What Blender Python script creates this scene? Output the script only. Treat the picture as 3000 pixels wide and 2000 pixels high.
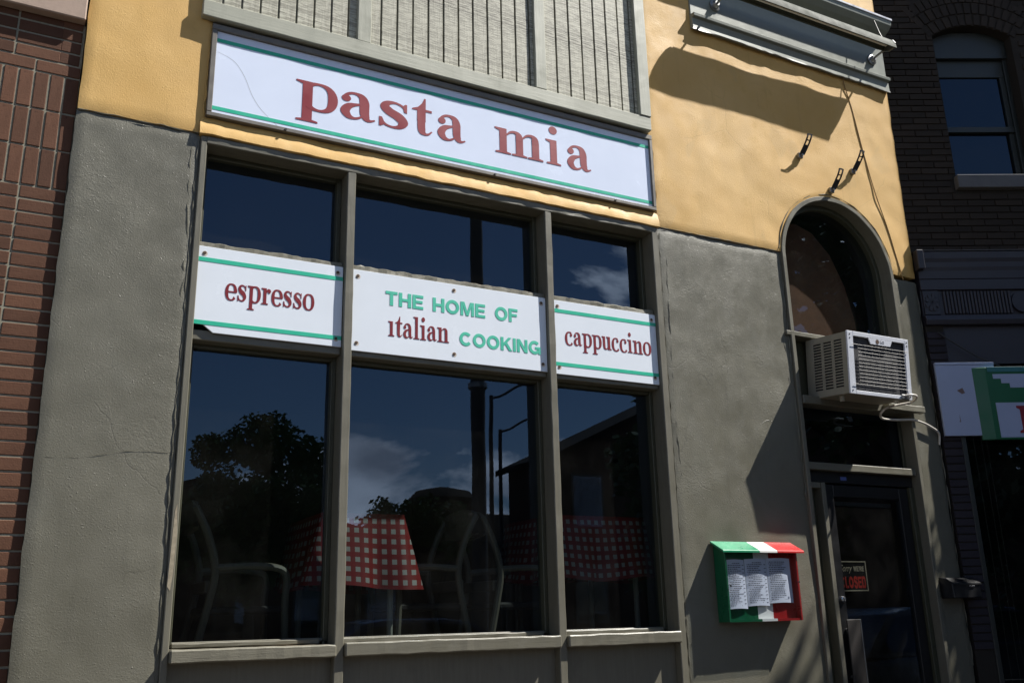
import bpy, bmesh, math, random
from math import sin, cos, pi, radians, sqrt
from mathutils import Vector, Matrix, noise
random.seed(11)
scn = bpy.context.scene
for o in list(bpy.data.objects): bpy.data.objects.remove(o)
COL = scn.collection

# ------------------------------------------------------------------ camera
cam = bpy.data.cameras.new('camera'); camo = bpy.data.objects.new('camera', cam); COL.objects.link(camo)
YAW, PIT, ROL = radians(28.06), radians(16.27), radians(-1.346)
f = Vector((sin(YAW)*cos(PIT), cos(YAW)*cos(PIT), sin(PIT)))
r = Vector((cos(YAW), -sin(YAW), 0)); u = r.cross(f)
r2 = r*cos(ROL)+u*sin(ROL); u2 = r2.cross(f)
M = Matrix((r2, u2, -f)).transposed().to_4x4(); M.translation = (0, -4.6, 1.3)
camo.matrix_world = M
cam.sensor_width = 36; cam.lens = 2152.7/2352*36; cam.clip_start = .05; cam.clip_end = 3000
scn.camera = camo
# ------------------------------------------------------------------ light
SUN = Vector((2.097, -1.0, 2.95)).normalized()
EL = math.asin(SUN.z); AZ = math.atan2(SUN.x, SUN.y)
sl = bpy.data.lights.new('sun', 'SUN'); slo = bpy.data.objects.new('sun', sl); COL.objects.link(slo)
sl.energy = 5.0; sl.angle = radians(.53); sl.color = (1, .965, .90)
slo.rotation_euler = SUN.to_track_quat('Z', 'Y').to_euler(); slo.location = SUN*60
world = bpy.data.worlds.new('World'); scn.world = world; world.use_nodes = True
wn = world.node_tree.nodes; wl = world.node_tree.links; wn.clear()
def W(t, **k):
    n = wn.new(t)
    for a, b in k.items(): setattr(n, a, b)
    return n
sky = W('ShaderNodeTexSky', sky_type='NISHITA', sun_disc=False, sun_elevation=EL, sun_rotation=AZ, altitude=200, air_density=1.0, dust_density=.1, ozone_density=3.0)
tc = W('ShaderNodeTexCoord'); sep = W('ShaderNodeSeparateXYZ'); wl.new(tc.outputs['Generated'], sep.inputs[0])
def wm(op, a, b=None):
    n = W('ShaderNodeMath', operation=op)
    for i, v in enumerate((a, b)):
        if v is None: continue
        if isinstance(v, (int, float)): n.inputs[i].default_value = v
        else: wl.new(v, n.inputs[i])
    return n.outputs[0]
cmb = W('ShaderNodeCombineXYZ'); wl.new(sep.outputs[0], cmb.inputs[0]); wl.new(sep.outputs[1], cmb.inputs[1]); wl.new(wm('MULTIPLY', sep.outputs[2], 1.6), cmb.inputs[2])
cmap = W('ShaderNodeMapping'); cmap.inputs['Location'].default_value = (12.0, 8.0, 3.05); wl.new(cmb.outputs[0], cmap.inputs[0])
nz = W('ShaderNodeTexNoise'); nz.inputs['Scale'].default_value = 4.6; nz.inputs['Detail'].default_value = 9; nz.inputs['Roughness'].default_value = .56; nz.inputs['Distortion'].default_value = .3
wl.new(cmap.outputs[0], nz.inputs['Vector'])
elv = W('ShaderNodeMapRange', interpolation_type='SMOOTHSTEP'); wl.new(sep.outputs[2], elv.inputs[0])
for q_, v_ in ((1, .11), (2, .225), (3, .40), (4, .60)): elv.inputs[q_].default_value = v_
thr = elv.outputs[0]
cov = wm('MULTIPLY', wm('SUBTRACT', nz.outputs['Fac'], thr), 19.0)
clampn = W('ShaderNodeClamp'); wl.new(cov, clampn.inputs[0])
cl_col = W('ShaderNodeMix', data_type='RGBA'); cl_col.inputs[6].default_value = (25, 25, 26.5, 1); cl_col.inputs[7].default_value = (7.5, 8, 9.5, 1)
nz2 = W('ShaderNodeTexNoise'); nz2.inputs['Scale'].default_value = 9.0; nz2.inputs['Detail'].default_value = 6
wl.new(cmap.outputs[0], nz2.inputs['Vector']); wl.new(wm('MULTIPLY', wm('SUBTRACT', nz2.outputs['Fac'], .35), 3.0), cl_col.inputs[0]); cl_col.clamp_factor = True
mixc = W('ShaderNodeMix', data_type='RGBA'); wl.new(wm('MULTIPLY', clampn.outputs[0], .9), mixc.inputs[0]); wl.new(sky.outputs[0], mixc.inputs[6]); wl.new(cl_col.outputs[2], mixc.inputs[7])
bg = W('ShaderNodeBackground'); bg.inputs['Strength'].default_value = .05; wl.new(mixc.outputs[2], bg.inputs['Color'])
out = W('ShaderNodeOutputWorld'); wl.new(bg.outputs[0], out.inputs[0])
# ------------------------------------------------------------------ exposure
vs = scn.view_settings; vs.view_transform = 'Standard'; vs.look = 'None'; vs.gamma = 1; vs.use_curve_mapping = False
vs.exposure = .84
scn.render.engine = 'CYCLES'
cy = scn.cycles; cy.max_bounces = 6; cy.diffuse_bounces = 2; cy.glossy_bounces = 3; cy.transparent_max_bounces = 10; cy.caustics_reflective = False; cy.caustics_refractive = False

# ================================================================== helpers
WM = {}
def put(o, parent=None):
    COL.objects.link(o)
    if parent is not None:
        o.parent = parent
        o.matrix_parent_inverse = WM.get(parent.name, Matrix.Identity(4)).inverted()
    return o
def tag(o, label=None, cat=None, group=None, kind=None):
    if label: o['label'] = label
    if cat: o['category'] = cat
    if group: o['group'] = group
    if kind: o['kind'] = kind
    return o
def thing(name, label, cat, loc, group=None):
    o = bpy.data.objects.new(name, None); COL.objects.link(o); o.location = loc; o.empty_display_size = .1
    WM[o.name] = Matrix.Translation(Vector(loc)); tag(o, label, cat, group); return o

class MB:
    def __init__(s): s.v = []; s.f = []; s.m = []; s.mi = 0
    def add(s, vs_, fs):
        n = len(s.v); s.v += [tuple(p) for p in vs_]; s.f += [tuple(i+n for i in q) for q in fs]; s.m += [s.mi]*len(fs); return s
    def box(s, x0, x1, y0, y1, z0, z1):
        return s.add([(x0,y0,z0),(x1,y0,z0),(x1,y1,z0),(x0,y1,z0),(x0,y0,z1),(x1,y0,z1),(x1,y1,z1),(x0,y1,z1)],
            [(0,3,2,1),(4,5,6,7),(0,1,5,4),(1,2,6,5),(2,3,7,6),(3,0,4,7)])
    def prism(s, poly, y0, y1):                       # polygon in x,z extruded along y
        n = len(poly)
        return s.add([(p[0],y0,p[1]) for p in poly]+[(p[0],y1,p[1]) for p in poly],
            [tuple(range(n)), tuple(range(2*n-1,n-1,-1))]+[(i,i+n,(i+1)%n+n,(i+1)%n) for i in range(n)])
    def prof(s, poly, x0, x1):                        # polygon in y,z extruded along x
        n = len(poly)
        return s.add([(x0,p[0],p[1]) for p in poly]+[(x1,p[0],p[1]) for p in poly],
            [tuple(range(n-1,-1,-1)), tuple(range(n,2*n))]+[(i,(i+1)%n,(i+1)%n+n,i+n) for i in range(n)])
    def tube(s, pts, rad, n=8, cap=True):
        pts = [Vector(p) for p in pts]; rr = rad if isinstance(rad, (list, tuple)) else [rad]*len(pts)
        vs_ = []; fs = []; prev = None
        for i, p in enumerate(pts):
            d = (pts[min(i+1,len(pts)-1)]-pts[max(i-1,0)]).normalized()
            if prev is None: a = d.orthogonal().normalized()
            else: a = (prev-d*prev.dot(d)).normalized()
            prev = a; b = d.cross(a)
            for k in range(n): t = 2*pi*k/n; vs_.append(p+(a*cos(t)+b*sin(t))*rr[i])
        for i in range(len(pts)-1):
            for k in range(n): fs.append((i*n+k, i*n+(k+1)%n, (i+1)*n+(k+1)%n, (i+1)*n+k))
        if cap: fs += [tuple(range(n-1,-1,-1)), tuple(range((len(pts)-1)*n, len(pts)*n))]
        return s.add(vs_, fs)
    def build(s, name, mats, parent=None, bevel=0, smooth=False, seg=1, mat=None):
        me = bpy.data.meshes.new(name); me.from_pydata(s.v, [], s.f)
        if not isinstance(mats, (list, tuple)): mats = [mats]
        for m in mats: me.materials.append(m)
        for p, i in zip(me.polygons, s.m): p.material_index = i
        bm = bmesh.new(); bm.from_mesh(me); bmesh.ops.recalc_face_normals(bm, faces=bm.faces)
        if bevel:
            bmesh.ops.bevel(bm, geom=[e for e in bm.edges if e.is_manifold and e.calc_face_angle(0) > .5], offset=bevel, segments=seg, affect='EDGES', profile=.6)
        if smooth:
            for fc in bm.faces: fc.smooth = True
            for e in bm.edges:
                if e.is_manifold and e.calc_face_angle(0) > .7: e.smooth = False
        bm.to_mesh(me); bm.free()
        o = bpy.data.objects.new(name, me); put(o, parent)
        if parent is not None: WM[o.name] = Matrix.Identity(4)
        return o
def box(name, x0, x1, y0, y1, z0, z1, m, parent=None, bevel=.003): return MB().box(x0,x1,y0,y1,z0,z1).build(name, m, parent, bevel)
def pane(name, x0, x1, y0, y1, z0, z1, m, parent, bevel=0): return MB().add([(x0, y0, z0), (x1, y0, z0), (x1, y0, z1), (x0, y0, z1)], [(0, 1, 2, 3)]).build(name, m, parent)
def copyo(o, parent, loc=None):
    c = o.copy(); COL.objects.link(c); c.parent = parent; c.matrix_parent_inverse = o.matrix_parent_inverse.copy()
    if loc is not None: c.location = loc
    return c
def rough_box(name, x0, x1, y0, y1, z0, z1, m, parent, amp=.003, step=.06, fq=14, bevel=.004):
    """box whose long axis is cut into pieces and whose edges wander like old painted wood"""
    dx, dz = x1-x0, z1-z0; ax = 0 if dx >= dz else 2
    L = max(dx, dz); n = max(2, int(L/step)); b = MB(); vs_ = []; fs = []
    cs = [(x0,y0,z0),(x1,y0,z0),(x1,y1,z0),(x0,y1,z0)] if ax == 2 else [(x0,y0,z0),(x0,y0,z1),(x0,y1,z1),(x0,y1,z0)]
    for i in range(n+1):
        t = i/n
        for k, c in enumerate(cs):
            p = Vector(c)
            if ax == 2: p.z = z0+dz*t
            else: p.x = x0+dx*t
            w = noise.noise_vector(p*fq+Vector((k*7.1, 3, 1)))*amp
            if ax == 2: w.z = 0
            else: w.x = 0
            vs_.append(p+w)
    for i in range(n):
        for k in range(4): fs.append((i*4+k, i*4+(k+1)%4, i*4+4+(k+1)%4, i*4+4+k))
    fs += [(3,2,1,0), tuple(n*4+k for k in range(4))]
    b.add(vs_, fs)
    return b.build(name, m, parent, bevel)

def cr(pts, n=10):
    """Catmull-Rom through tuples"""
    P_ = [Vector(p) for p in pts]; out_ = []
    for i in range(len(P_)-1):
        p0 = P_[max(i-1, 0)]; p1 = P_[i]; p2 = P_[i+1]; p3 = P_[min(i+2, len(P_)-1)]
        for k_ in range(n):
            t = k_/n; out_.append(.5*((2*p1)+(p2-p0)*t+(2*p0-5*p1+4*p2-p3)*t*t+(3*p1-p0-3*p2+p3)*t**3))
    out_.append(P_[-1]); return out_
# ------------------------------------------------------------------ materials
def mat(name): 
    m = bpy.data.materials.new(name); m.use_nodes = True; nt = m.node_tree; nt.nodes.clear(); return m, nt
class N:
    """tiny node helper"""
    def __init__(s, name):
        s.m, s.t = mat(name); s.o = s.n('ShaderNodeOutputMaterial'); s.p = s.n('ShaderNodeBsdfPrincipled'); s.l(s.p.outputs[0], s.o.inputs[0]); s.c = s.n('ShaderNodeTexCoord')
    def n(s, t, **k):
        x = s.t.nodes.new(t)
        for a, b in k.items(): setattr(x, a, b)
        return x
    def l(s, a, b): s.t.links.new(a, b)
    def mapv(s, scale=(1,1,1), rot=(0,0,0), src='Object', loc=(0,0,0)):
        x = s.n('ShaderNodeMapping'); x.inputs['Scale'].default_value = scale; x.inputs['Rotation'].default_value = rot; x.inputs['Location'].default_value = loc; s.l(s.c.outputs[src], x.inputs[0]); return x.outputs[0]
    def noise(s, sc, det=4, ro=.55, dist=0, vec=None):
        x = s.n('ShaderNodeTexNoise'); x.inputs['Scale'].default_value = sc; x.inputs['Detail'].default_value = det; x.inputs['Roughness'].default_value = ro; x.inputs['Distortion'].default_value = dist
        s.l(vec if vec is not None else s.c.outputs['Object'], x.inputs['Vector']); return x.outputs['Fac']
    def vor(s, sc, feature='F1', vec=None, rnd=1):
        x = s.n('ShaderNodeTexVoronoi', feature=feature); x.inputs['Scale'].default_value = sc; x.inputs['Randomness'].default_value = rnd
        s.l(vec if vec is not None else s.c.outputs['Object'], x.inputs['Vector']); return x.outputs['Distance']
    def ramp(s, fac, a, b, ca=0, cb=1):
        x = s.n('ShaderNodeMapRange'); x.inputs[1].default_value = a; x.inputs[2].default_value = b; x.inputs[3].default_value = ca; x.inputs[4].default_value = cb; s.l(fac, x.inputs[0]); return x.outputs[0]
    def math(s, op, a, b=0):
        x = s.n('ShaderNodeMath', operation=op)
        for i, v in enumerate((a, b)):
            if isinstance(v, (int, float)): x.inputs[i].default_value = v
            else: s.l(v, x.inputs[i])
        return x.outputs[0]
    def mix(s, fac, a, b):
        x = s.n('ShaderNodeMix', data_type='RGBA')
        if isinstance(fac, (int, float)): x.inputs[0].default_value = fac
        else: s.l(fac, x.inputs[0])
        for i, v in ((6, a), (7, b)):
            if isinstance(v, tuple): x.inputs[i].default_value = v if len(v) == 4 else v+(1,)
            else: s.l(v, x.inputs[i])
        return x.outputs[2]
    def col(s, c):
        if isinstance(c, tuple): s.p.inputs['Base Color'].default_value = c if len(c) == 4 else c+(1,)
        else: s.l(c, s.p.inputs['Base Color'])
    def rough(s, v):
        if isinstance(v, (int, float)): s.p.inputs['Roughness'].default_value = v
        else: s.l(v, s.p.inputs['Roughness'])
    def set(s, **k):
        for a, b in k.items(): s.p.inputs[a.replace('_', ' ')].default_value = b
    def bump(s, h, strength=.5, dist=.01, prev=None):
        x = s.n('ShaderNodeBump'); x.inputs['Strength'].default_value = strength; x.inputs['Distance'].default_value = dist; s.l(h, x.inputs['Height'])
        if prev is not None: s.l(prev, x.inputs['Normal'])
        s.l(x.outputs[0], s.p.inputs['Normal']); return x.outputs[0]

def stucco(name, c1, c2, gloss, rel=1.0, blot=.5, spec=.5, patch=None):
    k = N(name)
    big = k.noise(1.3, 4, .62); fine = k.noise(6.5, 5, .7)
    base = k.mix(k.ramp(big, .36, .66), c1, c2)
    base = k.mix(k.ramp(fine, .58, .76, 0, blot), base, tuple(x*.68 for x in c1))
    if patch: base = k.mix(k.ramp(k.noise(2.1, 3, .5, .4, k.mapv((1, 1, .8), (0, 0, 0), 'Object', (4.3, 0, 2.2))), .60, .625, 0, .55), base, patch)
    drip = k.noise(2.0, 4, .6, .2, k.mapv((9, 9, .55))); base = k.mix(k.ramp(drip, .60, .78, 0, .35), base, tuple(x*.62 for x in c1))
    # hair cracks
    wv = k.n('ShaderNodeMix', data_type='RGBA', blend_type='ADD'); wv.inputs[0].default_value = .22
    k.l(k.c.outputs['Object'], wv.inputs[6]); nn = k.n('ShaderNodeTexNoise'); nn.inputs['Scale'].default_value = 3; nn.inputs['Detail'].default_value = 4; k.l(k.c.outputs['Object'], nn.inputs['Vector']); k.l(nn.outputs['Color'], wv.inputs[7])
    cr_ = k.vor(1.15, 'DISTANCE_TO_EDGE', wv.outputs[2])
    crack = k.math('MULTIPLY', k.ramp(cr_, .0, .004, 1, 0), k.ramp(big, .50, .58))
    base = k.mix(k.math('MULTIPLY', crack, .25), base, tuple(x*.35 for x in c1))
    k.col(base); k.rough(k.ramp(fine, .3, .7, gloss-.10, gloss+.12)); k.set(Specular_IOR_Level=spec)
    trow = k.noise(3.0, 2, .5)
    area = k.ramp(k.noise(2.6, 2), .50, .64)
    swirl = k.math('MULTIPLY', k.noise(30, 3, .6, 1.0, k.mapv((1, 1, 1.6), (0, .9, 0))), area)
    grit = k.noise(125, 3, .75); lump = k.math('MULTIPLY', k.ramp(k.noise(105, 1, .5), .64, .82), k.ramp(fine, .40, .62, .25, 1.1))
    h = k.math('ADD', k.math('MULTIPLY', trow, .45), k.math('MULTIPLY', swirl, .20))
    h = k.math('ADD', h, k.math('MULTIPLY', grit, .17)); h = k.math('ADD', h, k.math('MULTIPLY', lump, .12)); h = k.math('SUBTRACT', h, k.math('MULTIPLY', crack, .05))
    k.bump(h, 1.0, .0075*rel)
    return k.m
M_yel = stucco('yellow_stucco_paint', (.60, .36, .105), (.66, .42, .15), .60, .9, .35, .4, (.56, .36, .13))
M_gry = stucco('grey_stucco_paint', (.120, .113, .083), (.152, .144, .110), .40, 1.25, .40, .6, (.150, .144, .112))
def wood(name, c1, c2, rough=.5, bump=.6, chip=None, axis='z', chipamt=.62):
    k = N(name); st = {'z': (26, 26, 1.6), 'x': (1.6, 26, 26)}[axis]
    g = k.noise(2.2, 6, .65, .6, k.mapv(st)); n2 = k.noise(7, 5)
    base = k.mix(k.ramp(g, .3, .7), c1, c2)
    h = k.math('MULTIPLY', g, .6)
    if chip:
        ch = k.ramp(k.noise(3.0, 8, .7, .7, k.mapv(tuple(a*.16 for a in st))), chipamt, chipamt+.02)
        base = k.mix(ch, base, chip); h = k.math('SUBTRACT', h, k.math('MULTIPLY', ch, .5))
    base = k.mix(k.ramp(n2, .58, .8, 0, .4), base, tuple(x*.5 for x in c1))
    k.col(base); k.rough(k.ramp(n2, .3, .7, rough-.08, rough+.15)); k.bump(k.math('ADD', h, k.math('MULTIPLY', k.noise(120, 2), .15)), bump, .004); return k.m
M_frame = wood('grey_olive_frame_paint', (.125, .117, .088), (.155, .145, .112), .42, .5)
M_framex = wood('grey_olive_rail_paint', (.125, .117, .088), (.155, .145, .112), .38, .6, None, 'x')
M_wornx = wood('flaking_rail_paint', (.13, .12, .09), (.17, .16, .12), .5, 1.0, (.30, .25, .18), 'x', .60)
M_trimx = wood('pale_grey_green_trim_x', (.32, .325, .26), (.38, .38, .31), .5, .45, (.17, .15, .11), 'x', .70)
M_trimz = wood('pale_grey_green_trim_z', (.32, .325, .26), (.38, .38, .31), .5, .45, (.17, .15, .11), 'z', .70)
# weathered siding: sawn grain with cross marks
k = N('weathered_siding'); oi = k.n('ShaderNodeObjectInfo')
g = k.noise(2.5, 7, .7, .5, k.mapv((30, 30, 2.0))); cross = k.noise(3, 5, .65, .3, k.mapv((5, 5, 60))); bl = k.noise(2.4, 5, .6)
bs = k.mix(k.ramp(g, .3, .72), (.56, .545, .44), (.36, .345, .27)); bs = k.mix(k.math('MULTIPLY', k.ramp(cross, .44, .57), k.ramp(bl, .36, .60, .25, .95)), bs, (.085, .077, .055))
bs = k.mix(k.ramp(bl, .55, .75, 0, .45), bs, (.16, .148, .115)); bs = k.mix(k.math('MULTIPLY', oi.outputs['Random'], .16), bs, (.2, .19, .15))
k.col(bs); k.rough(.62); k.bump(k.math('ADD', k.math('MULTIPLY', g, .5), k.math('MULTIPLY', cross, .5)), .8, .004); M_siding = k.m
def paint(name, c, rough=.4, var=.12, bump=.05, spec=.5, metal=0, sc=12, dirt=None):
    k = N(name); n = k.noise(sc, 5, .6)
    b = k.mix(k.ramp(n, .3, .7), tuple(x*(1-var) for x in c), tuple(min(1, x*(1+var*.5)) for x in c))
    if dirt: b = k.mix(k.ramp(k.noise(2.2, 8, .75, .6), .60, .80, 0, dirt[1]), b, dirt[0])
    k.col(b); k.rough(k.ramp(n, .3, .7, rough-.05, rough+.08)); k.set(Specular_IOR_Level=spec, Metallic=metal); k.bump(k.noise(sc*12, 3), bump, .002); return k.m
M_white = paint('white_acrylic_sign', (.75, .80, .87), .22, .03, .01, .5, 0, 3, ((.62, .62, .60), .25))
M_whitem = paint('cool_white_acrylic_sign', (.74, .81, .97), .22, .03, .01, .5, 0, 3, ((.66, .71, .82), .4))
M_green = paint('green_vinyl', (.03, .47, .30), .35, .06, .02)
M_green2 = paint('sea_green_letters', (.07, .50, .35), .38, .05, .02)
M_red = paint('dark_red_letters', (.20, .014, .018), .35, .06, .02)
M_redf = paint('faded_red_letters', (.245, .015, .024), .4, .12, .02, sc=6)
M_alu = paint('dull_sign_frame_metal', (.17, .155, .135), .45, .2, .05, .5, .2)
M_teal = paint('grey_teal_cornice_paint', (.235, .25, .215), .38, .08, .15, .5, 0, 8, ((.16, .17, .15), .5))
M_tealb = paint('bright_flashing', (.62, .62, .66), .3, .05, .03, .5, .3)
M_lampm = paint('lamp_trough_metal', (.055, .062, .05), .7, .12, .05, .2, 0)
M_galv = paint('galvanised_steel', (.25, .25, .25), .4, .2, .05, .5, .8)
M_dkmetal = paint('dark_metal', (.03, .03, .032), .4, .2, .05)
M_black = paint('black_anodised_door', (.010, .010, .011), .35, .1, .02)
M_acw = paint('air_conditioner_front_white', (.66, .68, .74), .4, .04, .03)
M_acb = paint('air_conditioner_beige_case', (.30, .28, .225), .45, .06, .05)
M_acd = paint('air_conditioner_coil', (.045, .045, .05), .5, .2, .1)
M_wire = paint('guard_wire', (.62, .60, .56), .35, .05, .02)
M_hose = paint('white_cable', (.62, .58, .52), .4, .05, .02)
M_cable = paint('painted_cable', (.30, .17, .05), .5, .1, .02)
M_bgreen = paint('shaded_box_green', (.005, .095, .04), .3, .10, .04, sc=9, dirt=((.03, .07, .05), .5))  # box green darkened so its colour carries the shade on the sides
M_lgreen = paint('sunlit_lid_green', (.03, .27, .135), .3, .12, .05, sc=9, dirt=((.12, .33, .22), .6))  # same green, lightened to paint in the sunlight on the lid
M_lred = paint('sunlit_lid_red', (.60, .045, .045), .3, .12, .05, sc=9, dirt=((.60, .16, .14), .6))  # same red, lightened to paint in the sunlight on the lid
M_bwhite = paint('menu_box_white', (.72, .72, .70), .3, .04, .02)
M_bred = paint('shaded_box_red', (.32, .012, .014), .3, .10, .04, sc=9, dirt=((.18, .03, .03), .5))  # box red darkened likewise, shade put into the colour
M_paper = paint('menu_paper', (.70, .72, .84), .7, .03, .02)
M_ink = paint('printed_ink', (.06, .06, .09), .8, .0, .0)
M_rust = paint('rusty_screw', (.09, .045, .025), .6, .3, .2, sc=60)
M_stain = paint('rust_stain', (.58, .50, .42), .5, .3, .05, sc=80)
M_signblk = paint('closed_sign_black', (.006, .006, .006), .3, .05, .0)
M_signred = paint('closed_sign_red', (.60, .045, .03), .4, .05, .0)
M_cream = paint('closed_sign_cream', (.55, .48, .36), .4, .05, .0)
M_lock = paint('lock_chrome', (.6, .6, .62), .2, .05, .02, .5, 1)
M_brown = paint('brown_board_behind_glass', (.23, .10, .05), .7, .35, .1, sc=4, dirt=((.05, .03, .02), .8))
M_stone = paint('pinkish_cast_stone', (.40, .30, .24), .75, .12, .5, .3, 0, 30)
M_sill = paint('grey_stone_sill', (.11, .11, .115), .7, .15, .3, .3, 0, 14)
M_purp = paint('dark_purple_wood_paint', (.026, .023, .031), .45, .12, .1)
M_dkfr = paint('dark_sash_paint', (.020, .024, .022), .4, .15, .05)
M_blend = paint('pale_blue_sign_panel', (.34, .39, .55), .35, .05, .03, .5, 0, 4, ((.2, .2, .22), .4))
M_dgreen = paint('dark_green_sign_box', (.006, .10, .04), .35, .08, .02)
M_olive = paint('olive_dark_reveal', (.05, .05, .03), .45, .15, .08)
M_room = paint('room_plaster', (.10, .085, .07), .8, .1, .1)
M_roomfl = paint('room_floor_boards', (.07, .04, .025), .5, .3, .1)
M_plastic = paint('cream_plastic', (.17, .15, .115), .45, .04, .02)
M_seat = paint('dark_seat_cushion', (.018, .014, .012), .7, .1, .1)
M_legw = paint('pale_table_leg', (.42, .40, .34), .4, .08, .02)
M_asph = paint('asphalt', (.05, .05, .052), .85, .25, .6, .3, 0, 40)
M_conc = paint('concrete_pavement', (.10, .085, .07), .8, .2, .4, .3, 0, 14, ((.08, .07, .06), .5))
M_kerb = paint('kerb_stone', (.30, .29, .27), .8, .12, .3)
M_rough = paint('plain_ground', (.075, .075, .045), .9, .25, .4, .2, 0, 3)
M_linep = paint('road_marking_paint', (.75, .74, .70), .6, .08, .1)
M_bark = paint('bark', (.075, .06, .045), .9, .3, .8, .2, 0, 30)
M_roofd = paint('dark_roof_shingle', (.014, .013, .013), 1.0, .2, .5, .05)
M_opbr = paint('far_brick', (.07, .042, .032), .85, .2, .4, .2, 0, 25)
M_opbr2 = paint('far_tan_brick', (.20, .15, .11), .85, .2, .4, .2, 0, 25)
M_pole = paint('dark_pole', (.045, .042, .04), .6, .2, .2)
M_carg = paint('grey_car_paint', (.20, .20, .21), .25, .03, .0, .6, .3)
M_carb = paint('dark_blue_car_paint', (.015, .02, .04), .2, .03, .0, .6, .2)
M_tyre = paint('tyre_rubber', (.015, .015, .015), .8, .1, .1)
def brickmat(name, c1, c2, speck=.5):
    k = N(name); oi = k.n('ShaderNodeObjectInfo')
    b = k.mix(oi.outputs['Random'], c1, c2); b = k.mix(k.ramp(k.noise(70, 3, .6), .62, .70, 0, speck), b, tuple(x*.25 for x in c1)); b = k.mix(k.ramp(k.noise(9, 4), .4, .7, 0, .3), b, tuple(x*.7 for x in c1))
    k.col(b); k.rough(.8); k.set(Specular_IOR_Level=.25); k.bump(k.math('ADD', k.math('MULTIPLY', k.noise(140, 3), .6), k.math('MULTIPLY', k.noise(26, 3), .6)), .7, .003); return k.m
M_brick = brickmat('red_brown_brick', (.085, .039, .023), (.135, .062, .036))
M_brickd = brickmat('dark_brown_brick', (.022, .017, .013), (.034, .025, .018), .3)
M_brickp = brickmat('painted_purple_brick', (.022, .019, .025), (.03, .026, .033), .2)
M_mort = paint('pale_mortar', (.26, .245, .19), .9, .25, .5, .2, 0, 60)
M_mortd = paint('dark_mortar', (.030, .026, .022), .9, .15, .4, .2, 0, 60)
# glass: thin pane, mirror-like share from Fresnel, rest passes through
def glass(name, tint=(.80, .84, .84), gain=1.0, waves=.0):
    m, t = mat(name); n = t.nodes; l = t.links
    o = n.new('ShaderNodeOutputMaterial'); mx = n.new('ShaderNodeMixShader'); tr = n.new('ShaderNodeBsdfTransparent'); gl = n.new('ShaderNodeBsdfGlossy'); fr = n.new('ShaderNodeLayerWeight'); pw_ = n.new('ShaderNodeMath'); mu = n.new('ShaderNodeMath')
    tr.inputs[0].default_value = tuple(a*a for a in tint)+(1,); gl.inputs['Roughness'].default_value = 0.0; gl.inputs[0].default_value = (.58, .76, 1, 1); fr.inputs[0].default_value = .5; pw_.operation = 'POWER'; pw_.inputs[1].default_value = 5
    mu.operation = 'MULTIPLY_ADD'; mu.inputs[1].default_value = gain; mu.inputs[2].default_value = .068*gain; mu.use_clamp = True
    l.new(fr.outputs['Facing'], pw_.inputs[0]); l.new(pw_.outputs[0], mu.inputs[0]); l.new(mu.outputs[0], mx.inputs[0]); l.new(tr.outputs[0], mx.inputs[1]); l.new(gl.outputs[0], mx.inputs[2]); l.new(mx.outputs[0], o.inputs[0])
    df = n.new('ShaderNodeBsdfDiffuse'); df.inputs[0].default_value = (.55, .53, .48, 1); mx2 = n.new('ShaderNodeMixShader'); dn = n.new('ShaderNodeTexNoise'); dn.inputs['Scale'].default_value = 2.6; dn.inputs['Detail'].default_value = 6; dn.inputs['Roughness'].default_value = .7; dr = n.new('ShaderNodeMapRange'); dr.inputs[1].default_value = .42; dr.inputs[2].default_value = .75; dr.inputs[3].default_value = .002; dr.inputs[4].default_value = .016
    l.new(dn.outputs['Fac'], dr.inputs[0]); l.new(dr.outputs[0], mx2.inputs[0]); l.new(mx.outputs[0], mx2.inputs[1]); l.new(df.outputs[0], mx2.inputs[2]); l.new(mx2.outputs[0], o.inputs[0])
    tcn = n.new('ShaderNodeTexCoord'); l.new(tcn.outputs['Object'], dn.inputs['Vector']); no = n.new('ShaderNodeTexNoise'); no.inputs['Scale'].default_value = 1.6; no.inputs['Detail'].default_value = 1; bp = n.new('ShaderNodeBump'); bp.inputs['Strength'].default_value = .25; bp.inputs['Distance'].default_value = .0025
    l.new(tcn.outputs['Object'], no.inputs['Vector']); l.new(no.outputs['Fac'], bp.inputs['Height']); l.new(bp.outputs[0], gl.inputs['Normal'])
    return m
M_glass = glass('window_glass', (.70, .74, .74), 1.35); M_glassd = glass('dark_window_glass', (.35, .38, .38), 1.0); M_glassm = glass('grey_window_glass', (.70, .72, .72), 1.0); M_plexi = glass('menu_box_plexiglass', (.90, .92, .93), .9)
# gingham cloth
k = N('red_gingham'); sp = k.n('ShaderNodeSeparateXYZ'); k.l(k.c.outputs['UV'], sp.inputs[0])
def chk(v): return k.math('GREATER_THAN', k.math('FRACT', k.math('MULTIPLY', v, 1/.052)), .5)
sm = k.math('MULTIPLY', k.math('ADD', chk(sp.outputs[0]), chk(sp.outputs[1])), .5)
b = k.mix(k.math('GREATER_THAN', sm, .25), (.40, .37, .34), (.24, .024, .020)); b = k.mix(k.math('GREATER_THAN', sm, .75), b, (.25, .010, .010))
k.col(b); k.rough(.45); k.bump(k.noise(300, 2), .2, .001); M_ging = k.m
def leafmat(name, c1, c2):
    k = N(name); g = k.n('ShaderNodeNewGeometry'); b = k.mix(g.outputs['Random Per Island'], c1, c2); k.col(b); k.rough(.55)
    return k.m
M_leaf = leafmat('green_leaves', (.035, .075, .018), (.07, .12, .03))

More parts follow.
